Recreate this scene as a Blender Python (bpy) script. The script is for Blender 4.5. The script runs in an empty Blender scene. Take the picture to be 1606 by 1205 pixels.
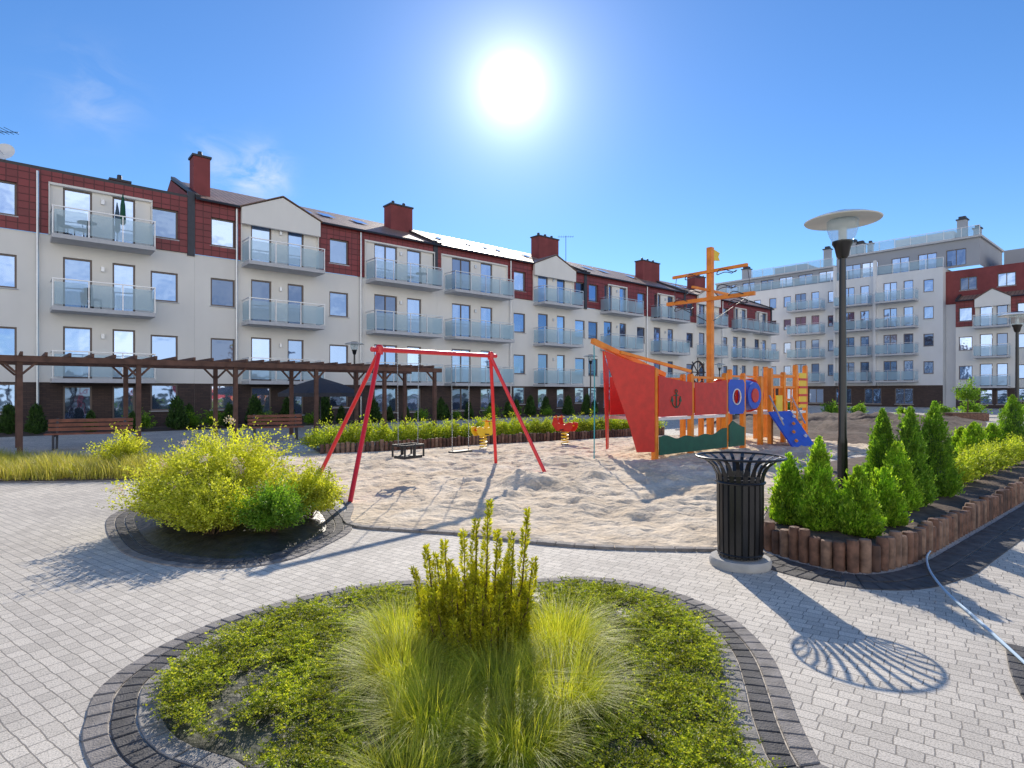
import bpy, math, random
import numpy as np
from mathutils import Vector, Matrix, noise
random.seed(4); rng = np.random.default_rng(4)
S = bpy.context.scene; C = S.collection
F = 930.; H = 1.6; HZ = 615.; CX = 803.
PI = math.pi
def g(px, py, z=0):
    Y = F*(H-z)/(py-HZ); return ((px-CX)/F*Y, Y)
# ------------------------------------------------------------ materials
def newmat(name):
    m = bpy.data.materials.new(name); m.use_nodes = True
    nt = m.node_tree; b = nt.nodes['Principled BSDF']
    return m, nt, b
def nd(nt, t, **k):
    n = nt.nodes.new(t)
    for a, v in k.items(): setattr(n, a, v)
    return n
def ramp(nt, fac, stops):
    r = nd(nt, 'ShaderNodeValToRGB'); e = r.color_ramp.elements
    while len(e) < len(stops): e.new(.5)
    for i, (p, c) in enumerate(stops): e[i].position = p; e[i].color = (*c, 1)
    nt.links.new(fac, r.inputs[0]); return r.outputs[0]
def mul(nt, a, b):
    m = nd(nt, 'ShaderNodeMix', data_type='RGBA', blend_type='MULTIPLY'); m.inputs[0].default_value = 1
    nt.links.new(a, m.inputs[6])
    if isinstance(b, tuple): m.inputs[7].default_value = b
    else: nt.links.new(b, m.inputs[7])
    return m.outputs[2]
def M(name, col, rough=.6, metal=0, var=.15, scale=6, bump=0, bscale=40, spec=.5, coat=0, detail=5, grime=0):
    m, nt, b = newmat(name)
    tc = nd(nt, 'ShaderNodeTexCoord'); n = nd(nt, 'ShaderNodeTexNoise'); n.inputs['Scale'].default_value = scale; n.inputs['Detail'].default_value = detail
    nt.links.new(tc.outputs['Object'], n.inputs['Vector'])
    c = ramp(nt, n.outputs['Fac'], [(.3, [x*(1-var) for x in col]), (.7, [min(1, x*(1+var)) for x in col])])
    if grime:
        mp = nd(nt, 'ShaderNodeMapping'); mp.inputs['Scale'].default_value = (1.2, 1.2, .4); nt.links.new(tc.outputs['Object'], mp.inputs[0])
        n3 = nd(nt, 'ShaderNodeTexNoise'); n3.inputs['Scale'].default_value = 1.0; n3.inputs['Detail'].default_value = 6; nt.links.new(mp.outputs[0], n3.inputs['Vector'])
        c = mul(nt, c, ramp(nt, n3.outputs['Fac'], [(.3, (1-grime,)*3), (.6, (1, 1, 1))]))
    nt.links.new(c, b.inputs['Base Color'])
    b.inputs['Roughness'].default_value = rough; b.inputs['Metallic'].default_value = metal
    b.inputs['Specular IOR Level'].default_value = spec; b.inputs['Coat Weight'].default_value = coat
    if bump:
        n2 = nd(nt, 'ShaderNodeTexNoise'); n2.inputs['Scale'].default_value = bscale; n2.inputs['Detail'].default_value = 4
        nt.links.new(tc.outputs['Object'], n2.inputs['Vector'])
        bp = nd(nt, 'ShaderNodeBump'); bp.inputs['Strength'].default_value = bump; bp.inputs['Distance'].default_value = .02
        nt.links.new(n2.outputs['Fac'], bp.inputs['Height']); nt.links.new(bp.outputs[0], b.inputs['Normal'])
    return m
def leafmat(name, c1, c2, c3=None, trans=.5, tint=(1.3, 1.3, .5), cl=(.72, 1.2), cs=5):
    m, nt, b = newmat(name)
    ge = nd(nt, 'ShaderNodeNewGeometry')
    c = ramp(nt, ge.outputs['Random Per Island'], [(0, c1), (.6, c2), (1, c3 or c2)])
    n = nd(nt, 'ShaderNodeTexNoise'); n.inputs['Scale'].default_value = cs; n.inputs['Detail'].default_value = 3
    nt.links.new(ge.outputs['Position'], n.inputs['Vector'])
    c = mul(nt, c, ramp(nt, n.outputs['Fac'], [(.35, (cl[0],)*3), (.65, (cl[1],)*3)]))
    nt.links.new(c, b.inputs['Base Color']); b.inputs['Roughness'].default_value = .5
    tr = nd(nt, 'ShaderNodeBsdfTranslucent')
    nt.links.new(mul(nt, c, (*tint, 1)), tr.inputs[0])
    mx = nd(nt, 'ShaderNodeMixShader'); mx.inputs[0].default_value = trans
    nt.links.new(b.outputs[0], mx.inputs[1]); nt.links.new(tr.outputs[0], mx.inputs[2])
    nt.links.new(mx.outputs[0], nt.nodes['Material Output'].inputs[0])
    return m
def brickmat(name, c1, c2, mort, bw, rh, ms, rot=0, speck=0, bump=.5, rough=.8, vert=False, off=.5, speckscale=260, warp=0):
    m, nt, b = newmat(name)
    tc = nd(nt, 'ShaderNodeTexCoord'); mp = nd(nt, 'ShaderNodeMapping')
    if vert: mp.inputs['Rotation'].default_value = (-PI/2, 0, 0)
    else: mp.inputs['Rotation'].default_value = (0, 0, rot)
    src = tc.outputs['Object']
    if warp:
        nz = nd(nt, 'ShaderNodeTexNoise'); nz.inputs['Scale'].default_value = 6; nz.inputs['Detail'].default_value = 2
        nt.links.new(src, nz.inputs['Vector'])
        sb_ = nd(nt, 'ShaderNodeVectorMath', operation='SUBTRACT'); nt.links.new(nz.outputs['Color'], sb_.inputs[0]); sb_.inputs[1].default_value = (.5, .5, .5)
        sc_ = nd(nt, 'ShaderNodeVectorMath', operation='SCALE'); nt.links.new(sb_.outputs[0], sc_.inputs[0]); sc_.inputs['Scale'].default_value = warp
        ad_ = nd(nt, 'ShaderNodeVectorMath', operation='ADD'); nt.links.new(src, ad_.inputs[0]); nt.links.new(sc_.outputs[0], ad_.inputs[1]); src = ad_.outputs[0]
    nt.links.new(src, mp.inputs[0])
    br = nd(nt, 'ShaderNodeTexBrick'); br.offset = off
    if warp: br.squash = 1.5; br.squash_frequency = 3; br.offset_frequency = 2; br.offset = .37
    br.inputs['Scale'].default_value = 1; br.inputs['Brick Width'].default_value = bw; br.inputs['Row Height'].default_value = rh
    br.inputs['Mortar Size'].default_value = ms; br.inputs['Mortar Smooth'].default_value = .3
    br.inputs['Color1'].default_value = (*c1, 1); br.inputs['Color2'].default_value = (*c2, 1); br.inputs['Mortar'].default_value = (*mort, 1)
    nt.links.new(mp.outputs[0], br.inputs['Vector'])
    col = br.outputs['Color']
    n3 = nd(nt, 'ShaderNodeTexNoise'); n3.inputs['Scale'].default_value = .7; n3.inputs['Detail'].default_value = 6
    nt.links.new(tc.outputs['Object'], n3.inputs['Vector'])
    col = mul(nt, col, ramp(nt, n3.outputs['Fac'], [(.3, (.84, .83, .83)), (.7, (1.1, 1.09, 1.07))]))
    hgt = None
    if speck:
        n2 = nd(nt, 'ShaderNodeTexNoise'); n2.inputs['Scale'].default_value = speckscale; n2.inputs['Detail'].default_value = 3; n2.inputs['Roughness'].default_value = .7
        nt.links.new(tc.outputs['Object'], n2.inputs['Vector'])
        col = mul(nt, col, ramp(nt, n2.outputs['Fac'], [(.38, (1-speck,)*3), (.5, (1, 1, 1)), (.64, (1+speck*.35,)*3)])); hgt = n2.outputs['Fac']
    nt.links.new(col, b.inputs['Base Color']); b.inputs['Roughness'].default_value = rough
    bp = nd(nt, 'ShaderNodeBump'); bp.inputs['Strength'].default_value = bump; bp.inputs['Distance'].default_value = .01; bp.invert = True
    nt.links.new(br.outputs['Fac'], bp.inputs['Height'])
    if hgt is not None:
        b2 = nd(nt, 'ShaderNodeBump'); b2.inputs['Strength'].default_value = .4; b2.inputs['Distance'].default_value = .004; nt.links.new(hgt, b2.inputs['Height']); nt.links.new(bp.outputs[0], b2.inputs['Normal']); bp = b2
    nt.links.new(bp.outputs[0], b.inputs['Normal'])
    return m
mt = {}
mt['pave'] = brickmat('light_granite_paving', (.80, .725, .61), (.63, .57, .48), (.33, .295, .25), .104, .082, .0038, rot=.62, speck=.42, bump=.5, warp=.03, speckscale=120)
mt['soilg'] = M('far_ground', (.10, .11, .06), .95, var=.3, scale=.4)
mt['pav_dark'] = M('charcoal_paver', (.10, .092, .088), .8, var=.4, scale=9, bump=.5, bscale=120)
mt['pav_mid'] = M('brown_grey_paver', (.27, .24, .215), .8, var=.35, scale=9, bump=.5, bscale=120)
mt['pav_light'] = M('light_grey_paver', (.33, .30, .265), .8, var=.35, scale=9, bump=.5, bscale=120)
def sandmat():
    m, nt, b = newmat('pale_sand')
    tc = nd(nt, 'ShaderNodeTexCoord')
    n = nd(nt, 'ShaderNodeTexNoise'); n.inputs['Scale'].default_value = 1.3; n.inputs['Detail'].default_value = 8
    nt.links.new(tc.outputs['Object'], n.inputs['Vector'])
    c = ramp(nt, n.outputs['Fac'], [(.3, (.66, .52, .36)), (.55, (.87, .715, .525)), (.75, (.93, .80, .62))])
    n4 = nd(nt, 'ShaderNodeTexNoise'); n4.inputs['Scale'].default_value = 22; n4.inputs['Detail'].default_value = 5
    nt.links.new(tc.outputs['Object'], n4.inputs['Vector'])
    c = mul(nt, c, ramp(nt, n4.outputs['Fac'], [(.35, (.85, .84, .82)), (.55, (1.03, 1.03, 1.03))]))
    nt.links.new(c, b.inputs['Base Color']); b.inputs['Roughness'].default_value = .95; b.inputs['Specular IOR Level'].default_value = .1
    n1 = nd(nt, 'ShaderNodeTexVoronoi'); n1.inputs['Scale'].default_value = 5.5; n1.feature = 'SMOOTH_F1'
    n2 = nd(nt, 'ShaderNodeTexNoise'); n2.inputs['Scale'].default_value = 12; n2.inputs['Detail'].default_value = 8
    nt.links.new(tc.outputs['Object'], n1.inputs['Vector']); nt.links.new(tc.outputs['Object'], n2.inputs['Vector'])
    ad = nd(nt, 'ShaderNodeMath', operation='ADD'); nt.links.new(n1.outputs['Distance'], ad.inputs[0]); nt.links.new(n2.outputs['Fac'], ad.inputs[1])
    bp = nd(nt, 'ShaderNodeBump'); bp.inputs['Strength'].default_value = .7; bp.inputs['Distance'].default_value = .055
    nt.links.new(ad.outputs[0], bp.inputs['Height']); nt.links.new(bp.outputs[0], b.inputs['Normal'])
    return m
mt['sand'] = sandmat()
mt['film'] = M('black_weed_film', (.035, .032, .03), .45, var=.5, scale=7, bump=.9, bscale=12)
mt['mulch'] = M('dark_mossy_soil', (.06, .06, .03), .6, var=.6, scale=7, bump=.9, bscale=18)
mt['soil'] = M('dark_soil', (.13, .09, .065), .95, var=.45, scale=5, bump=1, bscale=16)
mt['log'] = M('brown_log', (.19, .095, .06), .7, var=.55, scale=10, bump=.4, bscale=30)
mt['wood'] = M('dark_brown_wood', (.125, .062, .043), .7, var=.3, scale=5)
mt['benchwood'] = M('reddish_bench_wood', (.24, .085, .05), .6, var=.3, scale=5)
mt['wall'] = M('white_render', (.88, .85, .79), .9, var=.03, scale=.5, grime=.05)
mt['walls2'] = M('grey_white_render', (.80, .80, .80), .9, var=.04, scale=.4, grime=.05)
mt['greywall'] = M('blue_grey_render', (.40, .41, .44), .9, var=.05, scale=.4)
mt['base'] = brickmat('dark_brown_brick', (.10, .065, .055), (.065, .045, .042), (.045, .035, .035), .25, .075, .008, vert=True, bump=.3)
mt['clad'] = brickmat('maroon_cladding', (.29, .042, .047), (.22, .034, .038), (.11, .016, .018), .36, .30, .018, vert=True, off=0, bump=1, rough=.45)
mt['maroon'] = M('maroon_render', (.26, .062, .062), .85, var=.1, scale=2, grime=.2)
def roofmat():
    m, nt, b = newmat('brown_roof_tiles')
    tc = nd(nt, 'ShaderNodeTexCoord')
    br = nd(nt, 'ShaderNodeTexBrick'); br.offset = 0
    for k, v in (('Scale', 1), ('Brick Width', .3), ('Row Height', .36), ('Mortar Size', .035), ('Mortar Smooth', .8)): br.inputs[k].default_value = v
    br.inputs['Color1'].default_value = (.46, .29, .20, 1); br.inputs['Color2'].default_value = (.34, .21, .15, 1); br.inputs['Mortar'].default_value = (.13, .075, .055, 1)
    nt.links.new(tc.outputs['Object'], br.inputs['Vector']); nt.links.new(br.outputs['Color'], b.inputs['Base Color'])
    b.inputs['Roughness'].default_value = .5
    bp = nd(nt, 'ShaderNodeBump'); bp.invert = True; bp.inputs['Strength'].default_value = 1; bp.inputs['Distance'].default_value = .05
    nt.links.new(br.outputs['Fac'], bp.inputs['Height']); nt.links.new(bp.outputs[0], b.inputs['Normal'])
    return m
mt['roof'] = roofmat()
mt['frame'] = M('brown_window_frame', (.18, .14, .12), .5, var=.05)
mt['dark'] = M('dark_grey_metal', (.05, .055, .07), .5, var=.1, metal=.3)
mt['steel'] = M('brushed_steel', (.6, .62, .65), .35, metal=.7, var=.05)
mt['coping'] = M('black_coping', (.045, .045, .05), .5, var=.1)
mt['slab'] = M('balcony_concrete', (.58, .58, .59), .8, var=.06)
def panemat():
    m, nt, b = newmat('window_glass')
    oi = nd(nt, 'ShaderNodeObjectInfo')
    c = ramp(nt, oi.outputs['Random'], [(0, (.09, .13, .22)), (.4, (.24, .37, .62)), (1, (.52, .66, .92))])
    tc = nd(nt, 'ShaderNodeTexCoord')
    nt.links.new(c, b.inputs['Base Color']); b.inputs['Metallic'].default_value = .8; b.inputs['Roughness'].default_value = .04
    n = nd(nt, 'ShaderNodeTexNoise'); n.inputs['Scale'].default_value = 1.2
    nt.links.new(tc.outputs['Object'], n.inputs[0]); bp = nd(nt, 'ShaderNodeBump'); bp.inputs['Strength'].default_value = .25; bp.inputs['Distance'].default_value = .05
    nt.links.new(n.outputs['Fac'], bp.inputs['Height']); nt.links.new(bp.outputs[0], b.inputs['Normal'])
    return m
mt['pane'] = panemat()
def glassmat(name, col, op):
    m, nt, b = newmat(name)
    b.inputs['Base Color'].default_value = (*col, 1); b.inputs['Roughness'].default_value = .12
    t = nd(nt, 'ShaderNodeBsdfTransparent'); t.inputs[0].default_value = (.85, .93, .97, 1)
    mx = nd(nt, 'ShaderNodeMixShader'); mx.inputs[0].default_value = op
    nt.links.new(t.outputs[0], mx.inputs[1]); nt.links.new(b.outputs[0], mx.inputs[2])
    nt.links.new(mx.outputs[0], nt.nodes['Material Output'].inputs[0])
    return m
mt['railglass'] = glassmat('milky_railing_glass', (.46, .65, .75), .52)
mt['clear'] = glassmat('clear_lamp_glass', (.75, .8, .82), .3)
mt['disc'] = glassmat('milky_lamp_disc', (.8, .8, .74), .85)
mt['red'] = M('red_paint', (.74, .018, .028), .35, var=.06, coat=.3)
mt['shipred'] = M('ship_red_board', (.64, .032, .02), .45, var=.12)
mt['orange'] = M('orange_varnished_wood', (.92, .27, .02), .45, var=.2, scale=4)
mt['yellow'] = M('yellow_board', (.88, .62, .03), .45, var=.06)
mt['blue'] = M('blue_board', (.018, .09, .58), .45, var=.1)
mt['green'] = M('dark_green_board', (.014, .11, .065), .5, var=.15)
mt['white'] = M('white_board', (.78, .78, .78), .5, var=.04)
mt['black'] = M('black_gloss_metal', (.016, .016, .018), .28, var=.2, metal=.2, spec=.6)
mt['rubber'] = M('black_rubber', (.025, .025, .028), .6, var=.2)
mt['chain'] = M('galvanised_chain', (.35, .36, .38), .4, metal=.8, var=.1)
mt['concrete'] = M('pale_concrete', (.5, .48, .44), .85, var=.15, bump=.3, bscale=90)
mt['hose'] = M('pale_blue_hose', (.50, .66, .80), .5, var=.05)
mt['rope'] = M('teal_rope', (.06, .36, .42), .8, var=.1)
mt['canvas'] = M('charcoal_canvas', (.06, .06, .07), .8, var=.1)
mt['canvasg'] = M('green_canvas', (.01, .09, .05), .8, var=.1)
mt['bark'] = M('brown_bark', (.13, .08, .045), .9, var=.3, scale=20)
mt['lf_gold'] = leafmat('golden_leaves', (.36, .40, .03), (.64, .66, .07), (.84, .82, .20), .52)
mt['lf_green'] = leafmat('fresh_green_leaves', (.10, .24, .02), (.22, .40, .04), (.36, .52, .07), .45)
mt['lf_hedge'] = leafmat('hedge_leaves', (.24, .33, .03), (.48, .56, .05), (.64, .66, .10), .5, cs=2)
mt['lf_cover'] = leafmat('ground_cover_leaves', (.17, .25, .022), (.42, .48, .045), (.70, .68, .12), .5, cl=(.5, 1.2), cs=7)
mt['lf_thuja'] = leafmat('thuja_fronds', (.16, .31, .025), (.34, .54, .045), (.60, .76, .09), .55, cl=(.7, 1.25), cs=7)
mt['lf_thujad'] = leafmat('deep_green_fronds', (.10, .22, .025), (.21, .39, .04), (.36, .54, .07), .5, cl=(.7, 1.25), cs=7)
mt['lf_dark'] = leafmat('dark_conifer_needles', (.03, .08, .02), (.065, .14, .03), (.10, .20, .04), .3)  # dark green needle tones, mixed at random per leaf
mt['lf_yew'] = leafmat('golden_yew_needles', (.27, .31, .015), (.56, .54, .03), (.80, .74, .09), .5, cl=(.75, 1.2), cs=12)
mt['lf_grass'] = leafmat('grass_blades', (.34, .42, .04), (.62, .64, .07), (.86, .78, .16), .5, cl=(.75, 1.15))
mt['lf_dry'] = leafmat('dry_grass_blades', (.32, .36, .05), (.58, .52, .13), (.70, .60, .26), .5)
mt['flower'] = leafmat('cream_pink_petals', (.85, .78, .55), (.88, .80, .58), (.85, .42, .32), .4, (1, 1, .9), cl=(.9, 1))
# ------------------------------------------------------------ mesh builder
class MB:
    def __init__(s): s.v = []; s.f = []
    def quad(s, *p):
        n = len(s.v); s.v += [tuple(q) for q in p]; s.f.append(tuple(range(n, n+len(p)))); return s
    def box(s, x0, x1, y0, y1, z0, z1):
        n = len(s.v); s.v += [(x, y, z) for z in (z0, z1) for x, y in ((x0, y0), (x1, y0), (x1, y1), (x0, y1))]
        s.f += [tuple(n+i for i in q) for q in ((3, 2, 1, 0), (4, 5, 6, 7), (0, 1, 5, 4), (1, 2, 6, 5), (2, 3, 7, 6), (3, 0, 4, 7))]; return s
    def bar(s, p, q, w, h=None):
        h = h or w; p = Vector(p); q = Vector(q); d = (q-p).normalized()
        a = d.cross(Vector((0, 0, 1)))
        if a.length < 1e-3: a = Vector((1, 0, 0))
        a.normalize(); b = a.cross(d).normalized()
        n = len(s.v)
        for c in (p, q):
            for i, j in ((-1, -1), (1, -1), (1, 1), (-1, 1)): s.v.append(tuple(c+a*i*w/2+b*j*h/2))
        s.f += [tuple(n+i for i in k) for k in ((3, 2, 1, 0), (4, 5, 6, 7), (0, 1, 5, 4), (1, 2, 6, 5), (2, 3, 7, 6), (3, 0, 4, 7))]; return s
    def tube(s, pts, r, n=8, closed=False):
        P = [Vector(p) for p in pts]; R = r if isinstance(r, (list, tuple)) else [r]*len(P)
        base = len(s.v); N = len(P); up = Vector((0, 0, 1)); a = None
        for i, p in enumerate(P):
            if closed: d = P[(i+1) % N]-P[i-1]
            else: d = P[min(i+1, N-1)]-P[max(i-1, 0)]
            d.normalize()
            if a is None:
                a = d.cross(up)
                if a.length < .05: a = d.cross(Vector((1, 0, 0)))
            a = (a-d*a.dot(d)).normalized(); b = d.cross(a)
            for k in range(n):
                t = 2*PI*k/n; s.v.append(tuple(p+(a*math.cos(t)+b*math.sin(t))*R[i]))
        for i in range(N if closed else N-1):
            j = (i+1) % N
            for k in range(n):
                k2 = (k+1) % n; s.f.append((base+i*n+k, base+i*n+k2, base+j*n+k2, base+j*n+k))
        if not closed:
            s.f.append(tuple(base+k for k in reversed(range(n)))); s.f.append(tuple(base+(N-1)*n+k for k in range(n)))
        return s
    def lathe(s, prof, n=24, c=(0, 0, 0)):
        base = len(s.v)
        for r, z in prof:
            for k in range(n):
                t = 2*PI*k/n; s.v.append((c[0]+r*math.cos(t), c[1]+r*math.sin(t), c[2]+z))
        for i in range(len(prof)-1):
            for k in range(n):
                k2 = (k+1) % n; s.f.append((base+i*n+k, base+i*n+k2, base+(i+1)*n+k2, base+(i+1)*n+k))
        if prof[0][0] > .001: s.f.append(tuple(base+k for k in reversed(range(n))))
        if prof[-1][0] > .001: s.f.append(tuple(base+(len(prof)-1)*n+k for k in range(n)))
        return s
    def prism(s, poly, a0, a1, axis='y'):
        n = len(s.v); N = len(poly)
        def P(u, v, a): return (u, a, v) if axis == 'y' else ((a, u, v) if axis == 'x' else (u, v, a))
        s.v += [P(u, v, a0) for u, v in poly]+[P(u, v, a1) for u, v in poly]
        s.f.append(tuple(n+i for i in range(N))); s.f.append(tuple(n+N+i for i in reversed(range(N))))
        for i in range(N): j = (i+1) % N; s.f.append((n+i, n+N+i, n+N+j, n+j))
        return s
    def mesh(s, name, mat, smooth=False):
        me = bpy.data.meshes.new(name); me.from_pydata(s.v, [], s.f); me.materials.append(mat)
        if smooth:
            me.polygons.foreach_set('use_smooth', [True]*len(me.polygons))
            me.set_sharp_from_angle(angle=math.radians(40))
        me.update(); return me
    def build(s, name, mat, parent=None, smooth=False, loc=(0, 0, 0)):
        return link(name, s.mesh(name, mat, smooth), parent, loc)
def link(name, me, parent=None, loc=(0, 0, 0), rz=0, sc=None):
    o = bpy.data.objects.new(name, me); C.objects.link(o); o.location = loc; o.rotation_euler = (0, 0, rz)
    if sc: o.scale = sc
    if parent: o.parent = parent
    return o
def tag(o, label, cat, group=None):
    o['label'] = label; o['category'] = cat
    if group: o['group'] = group
    return o
def thing(name, label, cat, loc=(0, 0, 0), rz=0, group=None):
    o = bpy.data.objects.new(name, None); C.objects.link(o); o.location = loc; o.rotation_euler = (0, 0, rz); o.empty_display_size = .2
    return tag(o, label, cat, group)
def kids(o): return [c for c in C.objects if c.parent == o]
def dup(root, loc, rz=0, label=None, sc=1):
    def cp(o, par):
        ch = kids(o); c = o.copy(); C.objects.link(c); c.parent = par
        for k in ch: cp(k, c)
        return c
    r = cp(root, None); r.location = loc; r.rotation_euler = (0, 0, rz); r.scale = (sc,)*3
    if label: r['label'] = label
    return r
def struct(o): o['kind'] = 'structure'; return o
def npobj(name, V, Fa, mat, parent=None, loc=(0, 0, 0)):
    me = bpy.data.meshes.new(name); me.from_pydata(V.tolist(), [], Fa.tolist()); me.materials.append(mat); me.update()
    return link(name, me, parent, loc)
# ------------------------------------------------------------ curves
def smooth(pts, closed=True, n=10):
    P = [np.array(p, float) for p in pts]; N = len(P); out = []
    for i in range(N if closed else N-1):
        if closed: a, b, c, d = P[i-1], P[i], P[(i+1) % N], P[(i+2) % N]
        else: a, b, c, d = P[max(i-1, 0)], P[i], P[i+1], P[min(i+2, N-1)]
        for k in range(n):
            t = k/n; out.append(.5*((2*b)+(-a+c)*t+(2*a-5*b+4*c-d)*t*t+(-a+3*b-3*c+d)*t**3))
    if not closed: out.append(P[-1])
    return out
def resample(pts, step, closed=True):
    P = list(pts)+([pts[0]] if closed else []); P = np.array(P)
    d = np.r_[0, np.cumsum(np.linalg.norm(np.diff(P, axis=0), axis=1))]; n = max(3, int(round(d[-1]/step)))
    t = np.linspace(0, d[-1], n+1)
    if closed: t = t[:-1]
    return np.stack([np.interp(t, d, P[:, 0]), np.interp(t, d, P[:, 1])], 1)
def offs(P, o, closed=True):
    P = np.array(P)
    if closed: T = np.roll(P, -1, 0)-np.roll(P, 1, 0)
    else: T = np.gradient(P, axis=0)
    T /= np.linalg.norm(T, axis=1)[:, None]
    return P+np.stack([T[:, 1], -T[:, 0]], 1)*o
def ccw(P):
    P = np.array(P); x, y = P[:, 0], P[:, 1]
    return P if np.sum(x*np.roll(y, -1)-np.roll(x, -1)*y) > 0 else P[::-1]
def ring(name, pts, o0, o1, mat, step=.11, z=.02, closed=True, gap=.007):
    mid = resample(offs(pts, (o0+o1)/2, closed), step, closed); N = len(mid)
    if closed: T = np.roll(mid, -1, 0)-np.roll(mid, 1, 0)
    else: T = np.gradient(mid, axis=0)
    T /= np.linalg.norm(T, axis=1)[:, None]; Nn = np.stack([T[:, 1], -T[:, 0]], 1); w = (o1-o0)/2-gap/2
    mb = MB(); z *= .6
    for i in range(N if closed else N-1):
        j = (i+1) % N; zz = z+random.uniform(-.002, .002)
        a = mid[i]+T[i]*gap/2; b = mid[j]-T[j]*gap/2
        p = [a+Nn[i]*w, b+Nn[j]*w, b-Nn[j]*w, a-Nn[i]*w]
        e = .004; n = len(mb.v)
        mb.v += [(*q, -.01) for q in p]; c = sum(p)/4
        mb.v += [(*q, zz-e) for q in p]; mb.v += [(*(q+(c-q)*.10), zz) for q in p]
        mb.f += [(n+8, n+9, n+10, n+11)]
        for k in range(4):
            l = (k+1) % 4; mb.f += [(n+k, n+l, n+4+l, n+4+k), (n+4+k, n+4+l, n+8+l, n+8+k)]
    return struct(mb.build(name, mat))
def radial(name, poly, c, nr, zf, mat, sm=True):
    P = np.array(poly); c = np.array(c); N = len(P); V = [(c[0], c[1], zf(c[0], c[1], 0))]
    for i in range(1, nr+1):
        r = i/nr
        for p in P:
            q = c+(p-c)*r; V.append((q[0], q[1], zf(q[0], q[1], r)))
    Fa = [(0, 1+k, 1+(k+1) % N) for k in range(N)]
    for i in range(nr-1):
        for k in range(N):
            k2 = (k+1) % N; a = 1+i*N; b = a+N; Fa.append((a+k, b+k, b+k2, a+k2))
    me = bpy.data.meshes.new(name); me.from_pydata(V, [], Fa); me.materials.append(mat)
    if sm: me.polygons.foreach_set('use_smooth', [True]*len(me.polygons))
    me.update(); return link(name, me)
def sheet(name, poly, z, mat):
    return struct(MB().quad(*[(p[0], p[1], z) for p in ccw(poly)]).build(name, mat))
def inpoly(P, poly):
    x, y = P[:, 0], P[:, 1]; r = np.zeros(len(P), bool); j = len(poly)-1
    for i in range(len(poly)):
        xi, yi = poly[i]; xj, yj = poly[j]
        r ^= ((yi > y) != (yj > y)) & (x < (xj-xi)*(y-yi)/(yj-yi+1e-12)+xi); j = i
    return r
# ------------------------------------------------------------ foliage
def unit(v): return v/(np.linalg.norm(v, axis=1)[:, None]+1e-9)
def leafquads(P, D, L, asp):
    n = len(P); D = unit(D); R = unit(np.cross(D, rng.normal(size=(n, 3)))); L = np.broadcast_to(L, (n,))[:, None]
    U = np.cross(R, D)*.12
    V = np.stack([P, P+D*L*.5+R*L*asp+U*L, P+D*L, P+D*L*.5-R*L*asp+U*L], 1).reshape(-1, 3)
    Fa = np.arange(4*n).reshape(n, 4); return V, Fa
def twigshrub(name, r, h, ntw, lpt, ls, mat, parent=None, loc=(0, 0, 0), sq=1., asp=.28, flat=.35, pw=.6, loose=1.):
    ph = rng.uniform(0, 2*PI, ntw); ct = rng.uniform(flat*.3, 1, ntw)**pw; st = np.sqrt(1-ct**2); k = rng.uniform(.68, 1.08, ntw)+(rng.uniform(0, 1, ntw) < .12)*.2*loose
    k *= 1+.18*np.sin(ph*3+r*7)+.12*np.sin(ph*5+h*9+ct*6)
    E = np.stack([np.cos(ph)*st*r*k, np.sin(ph)*st*r*k*sq, ct*h*k+.04], 1)
    A = E*np.array([.2, .2, 0]); B = E*np.array([.45, .45, .8])
    s = rng.uniform(.3, 1, (ntw, lpt))[:, :, None]
    P = A[:, None]*(1-s)**2+2*s*(1-s)*B[:, None]+s*s*E[:, None]; T = 2*(1-s)*(B-A)[:, None]+2*s*(E-B)[:, None]
    P = P.reshape(-1, 3)+rng.normal(size=(ntw*lpt, 3))*ls*.5; D = unit(T.reshape(-1, 3))+rng.normal(size=(ntw*lpt, 3))*.7
    P[:, 2] = np.abs(P[:, 2])+.01
    V, Fa = leafquads(P, D, ls*rng.uniform(.6, 1.2, len(P)), asp)
    return npobj(name, V, Fa, mat, parent, loc), E
def stems(parent, E, n=30, r=.004, mat=None):
    mb = MB()
    for i in range(min(n, len(E))):
        e = E[i]; mb.tube([(e[0]*.1, e[1]*.1, 0), (e[0]*.4, e[1]*.4, e[2]*.6), (e[0]*.85, e[1]*.85, e[2]*.9)], [r, r*.8, r*.4], 4)
    return mb.build('stems', mat or mt['bark'], parent)
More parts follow.
